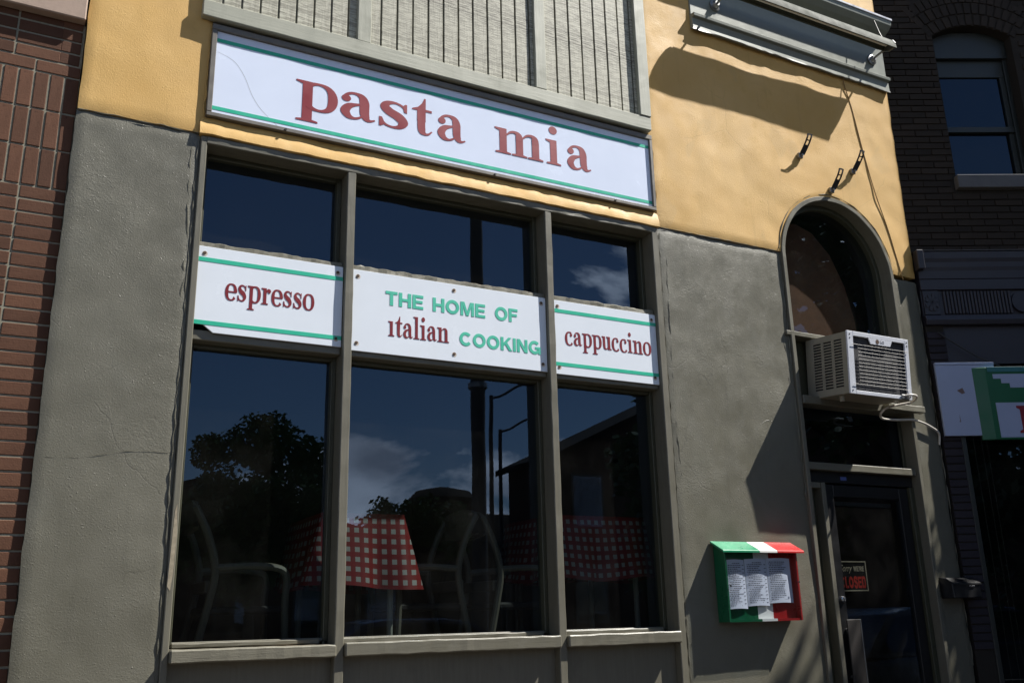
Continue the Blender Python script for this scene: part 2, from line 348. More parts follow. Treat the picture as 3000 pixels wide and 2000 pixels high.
# ================================================================== ground
def sheet(name, x0, x1, y0, y1, z, m): 
    o = MB().add([(x0,y0,z),(x1,y0,z),(x1,y1,z),(x0,y1,z)], [(0,1,2,3)]).build(name, m); return tag(o, kind='structure')
sheet('ground', -900, 900, -900, 900, -.20, M_rough)
sheet('road', -300, 300, -12.6, -3.2, -.15, M_asph)
tag(MB().box(-60, 60, -3.05, 6, -.19, -.02).build('pavement', M_conc), kind='structure')
tag(MB().box(-60, 60, -3.2, -3.052, -.19, -.015).build('kerb', M_kerb, None, .01), kind='structure')
tag(MB().box(-60, 60, -19, -12.6, -.19, -.02).build('far_pavement', M_conc, None, .01), kind='structure')
for i in range(14): tag(MB().box(-30+i*6, -27+i*6, -8.0, -7.88, -.149, -.146).build('lane_marking', M_linep), kind='structure')

# ================================================================== restaurant building
B = thing('restaurant_building', 'yellow and grey stucco restaurant front with tall three-part window', 'building', (3.0, 0, 0))
GZ = 3.745
def wallgrid(name, xs, zlow, zhigh, nzr, y, m, parent, back=.18, amp=.004, rag=.008, seed=0):
    """stucco sheet: columns at xs from zlow(x) to zhigh(x), gently uneven, with ragged edges and returns"""
    vs_ = []; fs = []; nx = len(xs)
    for j in range(nzr+1):
        for i, x in enumerate(xs):
            z = zlow(x)+(zhigh(x)-zlow(x))*j/nzr
            p = Vector((x, y, z)); q = p+Vector((seed, 0, 0))
            w = noise.noise(q*2.2)*amp+noise.noise(q*7)*amp*.5
            dx = dz = 0
            if i in (0, nx-1): dx = noise.noise(q*9)*rag+noise.noise(q*31)*rag*.5
            if j in (0, nzr): dz = noise.noise(q*11+Vector((5,5,5)))*rag*.5
            e = .006 if (i in (0, nx-1) or j in (0, nzr)) else 0
            vs_.append((x+dx, y+w+e, z+dz))
    for j in range(nzr):
        for i in range(nx-1): a = j*nx+i; fs.append((a, a+1, a+nx+1, a+nx))
    ring = list(range(nx))+[j*nx+nx-1 for j in range(1, nzr+1)]+[nzr*nx+i for i in range(nx-2, -1, -1)]+[j*nx for j in range(nzr-1, 0, -1)]
    n0 = len(vs_)
    for a in ring: vs_.append((vs_[a][0], y+back, vs_[a][2]))
    L = len(ring)
    for q in range(L): fs.append((ring[q], n0+q, n0+(q+1) % L, ring[(q+1) % L]))
    return MB().add(vs_, fs).build(name, m, parent, 0, True)
def lin(a, b, n): return [a+(b-a)*i/n for i in range(n+1)]
LE = lambda z: .06
wallgrid('grey_pier', lin(.058, .652, 22), lambda x: -.2, lambda x: GZ-.004, 110, .008, M_gry, B, .17, .004, .006)
wallgrid('yellow_wall', lin(.062, .668, 22), lambda x: GZ, lambda x: 6.4, 70, 0, M_yel, B, .18, .005, .005)
wallgrid('yellow_wall', lin(.66, 3.56, 60), lambda x: 4.33, lambda x: 6.4, 30, .03, M_yel, B, .15, .003, 0)
# sloping ledge between sign and window head
def ledge():
    b = MB(); xs = lin(.64, 3.565, 90); vs_ = []; fs = []
    prof = [(.045, 3.86), (.012, 3.848), (-.004, 3.81), (-.016, 3.765), (-.018, 3.735), (-.004, 3.731), (.05, 3.73)]
    for i, x in enumerate(xs):
        for j, (yy, z) in enumerate(prof):
            q = Vector((x, yy, z)); vs_.append((x, yy+noise.noise(q*15)*.004+noise.noise(q*4)*.004, z+noise.noise(q*13+Vector((3, 0, 0)))*.006))
    n = len(prof)
    for i in range(len(xs)-1):
        for j in range(n-1): fs.append((i*n+j, (i+1)*n+j, (i+1)*n+j+1, i*n+j+1))
    b.add(vs_, fs); return b.build('ledge', M_yel, B, 0, True)
ledge()
CX, RA, ZS = 5.205, .56, 3.70
def arch(x):
    d = abs(x-CX); return ZS+sqrt(max(0, RA*RA-d*d)) if d < RA else GZ
xs = lin(3.545, CX-RA, 34)[:-1]+[CX-RA*cos(pi*i/48) for i in range(49)]+lin(CX+RA, 6.028, 9)[1:]
wallgrid('yellow_wall', xs, lambda x: arch(x) if CX-RA+1e-4 < x < CX+RA-1e-4 else GZ, lambda x: 6.4, 84, 0, M_yel, B, .10, .006, .006, 3)
wallgrid('grey_pier', lin(3.562, 4.648, 36), lambda x: -.2, lambda x: GZ-.004, 110, .008, M_gry, B, .17, .005, .006, 7)
wallgrid('grey_pier', lin(5.762, 6.032, 12), lambda x: -.2, lambda x: GZ-.03, 110, .008, M_gry, B, .17, .005, .006, 9)
# building core behind (keeps the sky out of the room)
box('side_wall', .0, .06, .1, 7, -.2, 6.4, M_room, B, 0); box('side_wall', 6.05, 6.15, .15, 7, -.2, 6.4, M_room, B, 0)
box('rear_wall', .06, 6.05, 6.9, 7, -.2, 6.4, M_room, B, 0); box('roof', 0, 6.15, .05, 7, 6.3, 6.42, M_roofd, B, 0)
box('room_ceiling', .06, 4.66, .22, 6.9, 3.80, 3.9, M_room, B, 0); box('room_floor', .06, 4.66, .24, 6.9, .78, .93, M_roomfl, B, 0)
box('partition', 4.60, 4.655, .26, 6.9, -.2, 3.8, M_room, B, 0)
box('lobby_floor', 4.66, 6.05, .05, 6.9, -.19, -.01, M_roomfl, B, 0)
box('lobby_back_wall', 4.66, 6.05, 3.2, 3.25, 0, 6.3, M_room, B, 0)
box('side_wall', .55, .64, .18, 6.9, -.2, 3.8, M_room, B, 0)

# ---- tall window
WF = MB().add([(.66, .02, 1.0)], []) and None
win = box('window_frame', .652, .684, -.004, .17, .2, 3.728, M_frame, B, .004)
tag(win)
box('frame_post', 3.508, 3.556, -.004, .17, .2, 3.728, M_frame, win, .004)
rough_box('frame_head', .68, 3.51, -.006, .17, 3.688, 3.730, M_framex, win, .004, .05, 11)
def mull(x0, x1, y0): return rough_box('mullion', x0, x1, y0, .17, .2, 3.69, M_frame, win, .0025, .07, 9)
mull(1.443, 1.490, -.004); mull(2.700, 2.746, -.004)
PX = [(.684, 1.443), (1.490, 2.700), (2.746, 3.508)]
SG = .145
for i, (a, b_) in enumerate(PX):
    for nm, z0, z1 in (('transom_pane', 3.165, 3.69), ('pane', 1.20, 2.645)):
        box('stop', a, a+.024, .105, .17, z0, z1, M_olive, win, .003); box('stop', b_-.026, b_, .105, .17, z0, z1, M_olive, win, .003)  # dark olive instead of frame paint: reveal shade put into the stops' colour
        box('stop', a+.024, b_-.026, .11, .17, z1-.026, z1, M_olive, win, .003); box('stop', a+.024, b_-.026, .11, .17, z0, z0+.016, M_framex, win, .003)
        pane(nm, a+.012, b_-.012, SG, SG+.005, z0+.006, z1-.012, M_glass, win, 0)
    # weathered rail behind the painted boards
    rough_box('rail', a+.002, b_-.002, .034, .165, 3.108, 3.158, M_wornx, win, .007, .025, 21)
    rough_box('rail', a+.002, b_-.002, .038, .165, 2.640, 2.692, M_framex, win, .002, .08, 9)
    # sill and panel below
    s0 = -.045 if i == 0 else -.03
    rough_box('sill', a+.001, b_-.001, s0, .17, 1.128, 1.192 if i else 1.186, M_wornx if i == 0 else M_framex, win, .0035, .04, 16, .006)
    rough_box('inner_sill', a+.02, b_-.05, .075, .15, 1.19, 1.212, M_framex, win, .003, .04, 12)
    box('apron', a, b_, .05, .17, .2, 1.13, M_frame, win, .002)
    box('apron_moulding', a+.0, b_-.0, .025, .05, .62, .68, M_framex, win, .004)
# flaking strip and cavity on the left post
box('stall_base', .652, 3.556, -.01, .17, -.2, .199, M_gry, B, .01)

def ridge(pts, rad, m, step=.018, name='caulk_ridge', sd=0):
    P_ = cr(pts, max(2, int((Vector(pts[0])-Vector(pts[-1])).length/step/max(1, len(pts)-1)))); rr = []
    Q = []
    for i, p in enumerate(P_):
        q = p*17+Vector((sd, sd, 0)); rr.append(rad*.62*max(.12, .7+1.5*noise.noise(q))); Q.append(p+Vector((noise.noise(q+Vector((9, 0, 0))), 0, noise.noise(q+Vector((0, 9, 0)))))*rad*1.3+Vector((0, rad*.12, 0)))
    return MB().tube(Q, rr, 6).build(name, m, B, 0, True)
ridge([(.640, .006, .9), (.634, .006, 2.2), (.640, .006, 3.70)], .0060, M_gry, sd=1); ridge([(.612, .008, 2.6), (.620, .008, 3.1), (.606, .008, 3.66)], .007, M_gry, sd=2)
ridge([(3.572, .006, .9), (3.568, .006, 2.3), (3.572, .006, 3.70)], .0055, M_gry, sd=3); ridge([(3.615, .009, 2.1), (3.603, .009, 2.7), (3.625, .009, 3.6)], .006, M_gry, sd=4)
ridge([(.652, .002, 3.76), (.658, .001, 4.05), (.655, .001, 4.34)], .008, M_yel, sd=5); ridge([(3.562, .002, 3.76), (3.568, .001, 4.05), (3.562, .001, 4.38)], .007, M_yel, sd=6)
ridge([(.07, .006, 3.742), (.36, .004, 3.744), (.64, .006, 3.742)], .005, M_gry, sd=7); ridge([(3.57, .006, 3.742), (4.1, .004, 3.744), (4.64, .006, 3.742)], .005, M_gry, sd=8)
ridge([(4.630, .006, 1.9), (4.628, .006, 2.7), (4.632, .006, 3.66)], .008, M_gry, sd=9); ridge([(4.585, .010, 2.72), (4.600, .010, 2.95), (4.572, .010, 3.10)], .006, M_gry, sd=10)
ridge([(5.782, .006, 1.2), (5.786, .006, 2.4), (5.782, .006, 3.66)], .007, M_gry, sd=11); ridge([(6.03, .010, .9), (6.034, .008, 2.3), (6.03, .008, 3.7)], .006, M_gry, sd=12)
ridge([(.10, .008, 2.02), (.25, .006, 2.03), (.46, .006, 2.07), (.62, .008, 2.07)], .0011, M_gry, sd=13); ridge([(4.28, .008, 2.45), (4.36, .007, 2.50), (4.52, .008, 2.47)], .0022, M_gry, sd=14)
ridge([(5.205+.585*cos(radians(a)), -.002, 3.70+.585*sin(radians(a))) for a in range(6, 180, 12)], .0065, M_frame, .03, sd=15)
MB().prism([(.655, 1.46), (.668, 1.44), (.676, 1.52), (.680, 1.70), (.672, 1.83), (.664, 1.80), (.660, 1.64)], -.0052, -.003).build('flaked_patch', paint('bare_timber', (.34, .29, .21), .7, .3, .4, .3, 0, 40), win)

# ================================================================== signs
T = .26; TH = .08
def stem(x, y0, y1): return ('B', x, y0, x+T, y1)
def flag(x, y): return ('P', [(x-.17, y), (x-.17, y-.055), (x, y-.12), (x+.02, y-.30), (x+T, y-.3), (x+T, y)])
def foot(x, y=0): return ('P', [(x-.15, y), (x+T+.15, y), (x+T+.15, y+.055), (x+T, y+.09), (x+T-.02, y+.2), (x+.02, y+.2), (x, y+.09), (x-.15, y+.055)])
def dot(x, y, r_): return ('P', [(x+r_*cos(2*pi*i/18), y+r_*sin(2*pi*i/18)) for i in range(18)])
def ring(cx, cy_, rx, ry, a0, a1, th=T, tn=TH):
    pts = []
    for i in range(25):
        a = radians(a0+(a1-a0)*i/24); w = tn+(th-tn)*abs(cos(a))**1.4; pts.append((cx+(rx-w/2)*cos(a), cy_+(ry-tn/2)*sin(a), w))
    return ('R', pts, 1)
def G(ch):
    if ch == 'p': return 1.10, [stem(.17, -.44, 1.0), flag(.17, 1.0), foot(.17, -.46), ring(.60, .49, .50, .52, 128, -135)]
    if ch == 'a': return 1.0, [('R', [(.17, .70, .10), (.18, .82, .10), (.30, .935, .09), (.46, .96, .10), (.62, .88, .20), (.685, .70, T), (.69, .45, T), (.70, .25, T*.95), (.76, .10, .19), (.86, .06, .09), (.98, .12, .045)], 5), dot(.20, .73, .125),
                              ('R', [(.64, .60, .07), (.46, .55, .10), (.28, .46, .20), (.175, .27, T*.95), (.26, .09, .19), (.41, .035, .09), (.55, .09, .07), (.66, .20, .05)], 6)]
    if ch == 's': return .82, [('R', [(.70, .74, .05), (.63, .88, .075), (.46, .965, .08), (.27, .92, .15), (.19, .77, .235), (.30, .60, .28), (.52, .46, .29), (.635, .27, .25), (.55, .09, .15), (.37, .035, .08), (.19, .10, .075), (.09, .29, .05)], 5), ('P', [(.66, .68), (.73, .66), (.73, .99), (.68, .99), (.62, .90)]), ('P', [(.05, .34), (.12, .34), (.2, .09), (.10, .0), (.05, .0)])]
    if ch == 't': return .70, [('P', [(0, .90), (.02, .955), (.20, 1.03), (.34, 1.2), (.42, 1.40), (.47, 1.40), (.47, .5), (.18, .5), (.18, .90)]), ('B', .40, .90, .68, .985), ('R', [(.325, .55, T), (.325, .28, T), (.36, .12, .24), (.47, .04, .10), (.58, .07, .07), (.68, .18, .05)], 5)]
    if ch in 'nm':
        S = .60; k_ = 1 if ch == 'n' else 2; L_ = [stem(.17, 0, .8), flag(.17, 1.0), ('B', .17, .6, .17+T, .9), foot(.17)]
        for i in range(k_):
            x = .17+S*(i+1); L_ += [stem(x, 0, .7), foot(x), ('R', [(x-S+T-.04, .72, .05), (x-S/2+.10, .90, .085), (x-S/2+.30, .93, .12), (x+T*.42, .82, .24), (x+T/2, .62, T)], 6)]
        return .17+S*k_+T+.16, L_
    if ch in 'iI': return .62, [stem(.17, 0, .8), flag(.17, 1.0), ('B', .17, .6, .17+T, .9), foot(.17)]+([dot(.17+T/2, 1.40, .165)+('dot',)] if ch == 'i' else [])
    if ch == 'l': return .62, [stem(.17, 0, 1.2), flag(.17, 1.52), ('B', .17, 1.1, .17+T, 1.42), foot(.17)]
    if ch == 'r': return .80, [stem(.17, 0, .8), flag(.17, 1.0), ('B', .17, .6, .17+T, .9), foot(.17), ('R', [(.42, .70, .05), (.50, .88, .10), (.63, .92, .12)], 5), dot(.66, .83, .13)]
    if ch == 'o': return 1.02, [ring(.51, .49, .50, .52, 0, 360)]
    if ch == 'c': return .92, [ring(.51, .49, .50, .52, 58, 318, T, TH), dot(.71, .77, .125)]
    if ch == 'e': return .95, [ring(.50, .49, .49, .52, 0, 320, T, TH), ('B', .22, .46, .93, .545)]
    if ch == 'u': return 1.12, [('P', [(0, 1), (0, .945), (.13, .88), (.13, .3), (.13+T, .3), (.13+T, 1)]), ('R', [(.13+T/2, .38, T), (.17+T/2, .14, .22), (.44, .045, .10), (.58, .07, .08), (.70, .22, .06)], 5), ('P', [(.55, 1), (.55, .945), (.68, .88), (.68, .0), (.97, .0), (1.12, .02), (1.12, .075), (.97, .1), (.97, 1)])]
def cut(a, st, x0, sx, zb, xh, y, dep, m, parent):
    """one hand-cut letter as a mesh of real thickness"""
    b = MB(); tr = lambda p: (x0+p[0]*sx, zb+p[1]*xh)
    for q, s_ in enumerate(st):
        if s_[-1] == 'dot': MB().prism([tr(p) for p in s_[1]], y-dep, y).build('letter_dot', m, parent); continue
        yf = y-dep-q*.00012
        if s_[0] == 'B': b.prism([tr(p) for p in ((s_[1], s_[2]), (s_[3], s_[2]), (s_[3], s_[4]), (s_[1], s_[4]))], yf, y)
        elif s_[0] == 'P': b.prism([tr(p) for p in s_[1]], yf, y)
        else:
            pts = cr(s_[1], s_[2]) if s_[2] > 1 else [Vector(p) for p in s_[1]]; Lf = []; Rt = []
            closed = (pts[0]-pts[-1]).length < 1e-4
            for i, p in enumerate(pts):
                d = (pts[1]-pts[-2]) if closed and i in (0, len(pts)-1) else pts[min(i+1, len(pts)-1)]-pts[max(i-1, 0)]; nn = Vector((-d.y, d.x)).normalized()
                Lf.append(tr((p.x+nn.x*p.z/2, p.y+nn.y*p.z/2))); Rt.append(tr((p.x-nn.x*p.z/2, p.y-nn.y*p.z/2)))
            n = len(Lf); vs_ = []
            for i in range(n): vs_ += [(Lf[i][0], yf, Lf[i][1]), (Rt[i][0], yf, Rt[i][1]), (Lf[i][0], y, Lf[i][1]), (Rt[i][0], y, Rt[i][1])]
            fs = []
            for i in range(n-1):
                o_ = i*4; fs += [(o_, o_+1, o_+5, o_+4), (o_, o_+4, o_+6, o_+2), (o_+1, o_+3, o_+7, o_+5)]
            fs += [(0, 2, 3, 1), (n*4-4, n*4-3, n*4-1, n*4-2)]
            b.add(vs_, fs)
    return b.build('letter', m, parent)
def fit(ch, x0, x1, zb, xh, y, dep, m, parent):
    a, st = G(ch); lo = 9; hi = -9
    for s_ in st:
        P2 = [(s_[1], 0), (s_[3], 0)] if s_[0] == 'B' else s_[1] if s_[0] == 'P' else [(p[0]+e*p[2]*.5*(1 if i not in (0, len(s_[1])-1) else 0), 0) for i, p in enumerate(s_[1]) for e in (-1, 1)]
        lo = min([lo]+[p[0] for p in P2]); hi = max([hi]+[p[0] for p in P2])
    sx = (x1-x0)/(hi-lo); return cut(a, st, x0-lo*sx, sx, zb, xh, y, dep, m, parent)
def word(name, text, x0, x1, zb, xh, y, dep, m, parent, jit=0):
    gl = []; w = 0
    for ch in text:
        a, st = G(ch); gl.append((w, a, st)); w += a+.04
    w -= .04; sx = (x1-x0)/w
    for gx, a, st in gl: cut(a, st, x0+gx*sx, sx, zb+random.uniform(-jit, jit), xh, y, dep, m, parent)
def sans(text, x0, x1, z0, z1, y, dep, m, parent, bold=.02, shear=0, name='letters', rotz=0, split=False):
    """sans lettering fitted to a rectangle, real thickness"""
    cu = bpy.data.curves.new('lettering', 'FONT'); cu.body = text; cu.extrude = .5; cu.offset = bold; cu.shear = shear; cu.resolution_u = 4
    to = bpy.data.objects.new('lettering', cu); COL.objects.link(to)
    dg = bpy.context.evaluated_depsgraph_get(); me = bpy.data.meshes.new_from_object(to.evaluated_get(dg)); bpy.data.objects.remove(to)
    xs_ = [v.co.x for v in me.vertices]; ys = [v.co.y for v in me.vertices]; ax, bx_, ay, by = min(xs_), max(xs_), min(ys), max(ys)
    for v in me.vertices:
        c = v.co.copy(); v.co = (x0+(c.x-ax)/(bx_-ax)*(x1-x0), y-dep*(c.z+.5), z0+(c.y-ay)/(by-ay)*(z1-z0))
    me.materials.clear(); me.materials.append(m)
    for p in me.polygons: p.material_index = 0
    bm = bmesh.new(); bm.from_mesh(me); bmesh.ops.recalc_face_normals(bm, faces=bm.faces); bm.to_mesh(me); bm.free()
    o = bpy.data.objects.new(name, me); put(o, parent); WM[o.name] = Matrix.Identity(4); return o
def SG_(ch, w=.225):
    B_ = lambda a, b, c, d: ('B', a, b, c, d)
    Rg = lambda a0, a1, W_: ('R', [(W_/2+(W_/2-w/2)*cos(radians(a0+(a1-a0)*i/32)), .5+(.515-w/2)*sin(radians(a0+(a1-a0)*i/32)), w) for i in range(33)], 1)
    if ch == 'T': return .80, [B_(.40-w/2, 0, .40+w/2, .9), B_(0, 1-w*.9, .80, 1)]
    if ch == 'H': return .84, [B_(0, 0, w, 1), B_(.84-w, 0, .84, 1), B_(w*.9, .5-w*.42, .84-w*.9, .5+w*.42)]
    if ch == 'E': return .74, [B_(0, 0, w, 1), B_(w*.9, 0, .74, w*.86), B_(w*.9, 1-w*.86, .74, 1), B_(w*.9, .42, .69, .42+w*.82)]
    if ch == 'F': return .70, [B_(0, 0, w, 1), B_(w*.9, 1-w*.86, .70, 1), B_(w*.9, .42, .64, .42+w*.82)]
    if ch == 'M': return 1.0, [B_(0, 0, w*.9, 1), B_(1-w*.9, 0, 1, 1), ('P', [(w*.5, 1), (w*1.25, 1), (.5+w*.42, 0), (.5-w*.42, 0)]), ('P', [(1-w*.5, 1), (1-w*1.25, 1), (.5-w*.42, 0), (.5+w*.42, 0)])]
    if ch == 'N': return .84, [B_(0, 0, w*.95, 1), B_(.84-w*.95, 0, .84, 1), ('P', [(0, 1), (w*1.05, 1), (.84, 0), (.84-w*1.05, 0)])]
    if ch == 'I': return w, [B_(0, 0, w, 1)]
    if ch == 'O': return .98, [Rg(0, 360, .98)]
    if ch == 'C': return .92, [Rg(40, 322, .95)]
    if ch == 'G': return .95, [Rg(42, 330, .96), B_(.52, .37, .95, .37+w*.8), B_(.95-w*.7, 0, .95, .40)]
    if ch == 'K': return .88, [B_(0, 0, w, 1), ('P', [(w*.9, .28), (w*.9, .55), (.60, 1), (.86, 1)]), ('P', [(.30, .55), (.46, .68), (.90, 0), (.65, 0)])]
    if ch == 'L': return .68, [B_(0, 0, w, 1), B_(w*.9, 0, .68, w*.86)]
    if ch == 'D': return .84, [B_(0, 0, w, 1), ('R', [(w*.8, 1-w*.45, w*.9), (.40, 1-w*.45, w*.9), (.64, .86, w), (.84-w/2, .5, w), (.64, .14, w), (.40, w*.45, w*.9), (w*.8, w*.45, w*.9)], 5)]
    if ch == 'S': return .80, [('R', [(.72, .70, w), (.62, .87, w), (.40, .91, w), (.16, .84, w), (.13, .66, w), (.36, .54, w), (.62, .42, w), (.68, .24, w), (.52, .10, w), (.28, .10, w), (.10, .28, w)], 4)]
    if ch == 'W': return 1.15, [('P', [(0, 1), (w*1.1, 1), (.40, 0), (.22, 0)]), ('P', [(.22, 0), (.40, 0), (.66, 1), (.49, 1)]), ('P', [(.49, 1), (.66, 1), (.93, 0), (.75, 0)]), ('P', [(.75, 0), (.93, 0), (1.15, 1), (1.15-w*1.1, 1)])]
    if ch == 'R': return .82, [B_(0, 0, w, 1), ('R', [(w*.8, 1-w*.43, w*.86), (.45, 1-w*.43, w*.86), (.68, .72, w), (.45, .50, w*.86), (w*.8, .50, w*.86)], 5), ('P', [(.36, .5), (.60, .5), (.84, 0), (.60, 0)])]
    return .16, [('P', [(0, 1), (.16, 1), (.10, .66), (.04, .66)])]
def letters(text, x0, x1, z0, z1, y, dep, m, parent, w=.225):
    gs = [SG_(c, w) for c in text]; gap = .10; tot = sum(g_[0] for g_ in gs)+gap*(len(gs)-1); x = 0; sx = (x1-x0)/tot
    for a, st in gs: cut(a, st, x0+x*sx, sx, z0, z1-z0, y, dep, m, parent); x += a+gap
# main sign box
S = thing('main_sign', 'long white sign board reading pasta mia in red above the window', 'sign', (2.1, 0, 3.84))
box('panel', .69, 3.527, -.006, .028, 3.865, 4.362, M_whitem, S, .002)
for nm, x0, x1, z0, z1 in (('frame_rail', .664, 3.550, 3.842, 3.866), ('frame_rail', .664, 3.550, 4.361, 4.395), ('frame_rail', .664, .691, 3.8665, 4.3605), ('frame_rail', 3.526, 3.550, 3.8665, 4.3605)):
    box(nm, x0, x1, -.022, .03, z0, z1, M_alu, S, .003)
box('stripe', .6925, 3.5245, -.0075, -.0055, 4.296, 4.317, M_green, S, 0); box('stripe', .6925, 3.5245, -.0075, -.0055, 3.889, 3.910, M_green, S, 0)
T = .262; TH = .078
for ch, a, b_ in (('p', 1.137, 1.378), ('a', 1.394, 1.600), ('s', 1.625, 1.805), ('t', 1.828, 1.955), ('a', 1.992, 2.174), ('m', 2.376, 2.716), ('i', 2.738, 2.846), ('a', 2.894, 3.072)):
    fit(ch, a*.9944, b_*.9944, 4.017, .171, -.0058, .0018, M_redf, S)
T = .26; TH = .08
for x in (1.08, 2.35, 3.22): MB().tube([(x, -.020, 3.852), (x, -.031, 3.852)], .007, 8).build('screw', M_dkmetal, S)
# crack in the acrylic
b = MB(); cp = cr([(.70, 4.235), (.79, 4.20), (.85, 4.12), (.895, 4.02), (.95, 3.945), (1.04, 3.87)], 6)
for i in range(len(cp)-1):
    p, q = cp[i], cp[i+1]; b.add([(p.x, -.0064, p.y), (q.x, -.0064, q.y), (q.x+.0016, -.0064, q.y+.001), (p.x+.0016, -.0064, p.y+.001)], [(0, 1, 2, 3)])
b.build('crack', paint('crack_line', (.45, .46, .5), .6), S)

def small_sign(name, label, x0, x1, z0, z1, notch=False, tilt=0):
    t = thing(name, label, 'sign', ((x0+x1)/2, .02, z0))
    poly = [(x0, z0+.04), (x0+.045, z0+.038), (x0+.095, z0), (x1, z0), (x1, z1), (x0, z1)] if notch else [(x0, z0), (x1, z0), (x1, z1), (x0, z1)]
    MB().prism(poly, .022, .032).build('panel', M_white, t, .0015)
    n = 3 if x1-x0 > 1 else 2
    for i in range(n):
        for z in (z0+.045, z1-.035):
            x = x0+.03+(x1-x0-.06)*i/(n-1)
            if notch and i == 0 and z < z0+.1: continue
            MB().tube([(x, .023, z), (x, .0175, z)], [.009, .007], 9).build('screw', M_rust, t); MB().tube([(x, .0222, z-.004), (x, .0214, z-.004)], .014, 10).build('rust_stain', M_stain, t)
    return t
t1 = small_sign('espresso_sign', 'white board reading espresso between green stripes, chipped lower left corner', .686, 1.440, 2.6787, 3.129, True)
word('letter', 'espresso', 0.827, 1.2882, 2.8606, .088, .0222, .0018, M_red, t1, .002)
t2 = small_sign('slogan_sign', 'white board with green and red lettering THE HOME OF italian COOKING', 1.4935, 2.6975, 2.6687, 3.127)
for wd, a, b_ in (('THE', 1.6838, 1.9065), ('HOME', 1.9641, 2.2922), ('OF', 2.3558, 2.5049)): letters(wd, a, b_, 2.9481, 3.0296, .0222, .0018, M_green2, t2)
letters('COOKING', 2.1282, 2.652, 2.7691, 2.8487, .0222, .0018, M_green2, t2)
word('letter', 'Italian', 1.7017, 2.0635, 2.7731, .084, .0222, .0018, M_red, t2, .001)
t3 = small_sign('cappuccino_sign', 'white board reading cappuccino between green stripes', 2.786, 3.506, 2.673, 3.136) if False else small_sign('cappuccino_sign', 'white board reading cappuccino between green stripes', 2.750, 3.506, 2.6648, 3.125)
word('letter', 'cappuccino', 2.8249, 3.4591, 2.8516, .084, .0222, .0018, M_red, t3, .001)
for t, a, b_ in ((t1, .687, 1.439), (t3, 2.751, 3.505)):
    box('stripe', a, b_, .0205, .023, 3.0484, 3.0703, M_green, t, 0); box('stripe', a, b_, .0205, .023, 2.7165, 2.7383, M_green, t, 0)

# ================================================================== wooden siding panel above the sign
SD = box('siding_frame', .606, 3.535, -.002, .03, 4.42, 6.3, M_trimz, B, 0)
random.seed(4)
x = .612; nb = 29; pw = (3.528-.612)/nb; proto = []
for v_ in range(3):
    me = MB().box(0, pw-.011, -.022-.001*v_, -.003, 4.435, 6.29).build('siding_board', M_siding, SD, .002); proto.append(me)
for i in range(nb):
    o = proto[i] if i < 3 else copyo(proto[i % 3], SD)
    o.location = (x+i*pw, 0, 0)
rough_box('bottom_trim', .603, 3.532, -.050, -.002, 4.412, 4.510, M_trimx, SD, .0025, .06, 8, .004)
for a, b_ in ((1.462, 1.545), (2.645, 2.725)): rough_box('batten', a, b_, -.048, -.0225, 4.512 if a > 2 else 4.508, 6.29, M_trimz, SD, .002, .06, 9)
rough_box('side_trim', 3.445, 3.534, -.056, -.0225, 4.512, 6.29, M_trimz, SD, .002, .06, 9); rough_box('side_trim', .604, .628, -.036, -.0225, 4.512, 6.29, M_trimz, SD, .001)

# ================================================================== metal cornice with sign lamp
CO = MB().prof([(.0, 5.372), (-.034, 5.366), (-.030, 5.452), (-.055, 5.456), (-.058, 5.482), (-.018, 5.49), (-.018, 5.80), (-.04, 5.82), (-.05, 5.86), (-.10, 5.89), (-.140, 5.925), (-.145, 5.965), (.0, 6.0)], 3.985, 6.02).build('cornice', M_teal, B, .003)
MB().box(3.98, 6.026, -.152, 0, 5.966, 5.988).build('flashing', M_tealb, CO, .003)
b = MB()
for i in range(60):
    xx = 3.985+2.035*i/60; d = .004+.012*abs(noise.noise(Vector((xx*9, 0, 2))))+.02*max(0, noise.noise(Vector((xx*3.1, 4, 2)))); e = .004+.012*abs(noise.noise(Vector((xx*9+.3, 0, 2))))+.02*max(0, noise.noise(Vector((xx*3.1+.105, 4, 2))))
    b.add([(xx, -.036, 5.368), (xx+.034, -.036, 5.368), (xx+.034, -.034-.3*e, 5.368-e), (xx, -.034-.3*d, 5.368-d), (xx, -.030, 5.368), (xx+.034, -.030, 5.368), (xx+.034, -.030-.3*e, 5.368-e), (xx, -.030-.3*d, 5.368-d)], [(0, 1, 2, 3), (4, 5, 6, 7), (2, 3, 7, 6)])
b.build('torn_drip_edge', M_dkfr, CO)
LMP = thing('sign_lamp', 'long metal trough lamp on two arms below the teal cornice', 'lamp', (5.0, -.02, 5.6))
hood = [(-.165+.012, 5.630), (-.165, 5.634), (-.17, 5.655), (-.19, 5.682), (-.222, 5.69), (-.252, 5.672), (-.272, 5.635), (-.278, 5.59), (-.270, 5.59), (-.262, 5.63), (-.245, 5.662), (-.22, 5.68), (-.195, 5.672), (-.178, 5.65)]
MB().prof(hood, 4.14, 5.86).build('hood', M_lampm, LMP, 0, True)
for xx in (4.137, 5.848): MB().prof([(-.16, 5.625), (-.166, 5.66), (-.19, 5.688), (-.222, 5.696), (-.255, 5.676), (-.276, 5.637), (-.26, 5.60), (-.21, 5.595)], xx, xx+.014).build('end_cap', M_galv, LMP, .002)
MB().tube([(4.18, -.215, 5.645), (5.82, -.215, 5.645)], .016, 10).build('bulb_tube', M_bwhite, LMP, 0, True)
for xx in (4.22, 5.865):
    ro = MB().tube([(xx, -.018, 5.63), (xx, -.030, 5.63), (xx, -.036, 5.63), (xx, -.058, 5.63)], [.048, .048, .030, .020], 18).build('rosette', M_galv, LMP, 0, True)
    MB().tube([(xx, -.05, 5.63), (xx, -.10, 5.638), (xx+.005, -.18, 5.648), (xx+.005, -.23, 5.655)], .009, 8).build('arm', M_galv, LMP, 0, True)
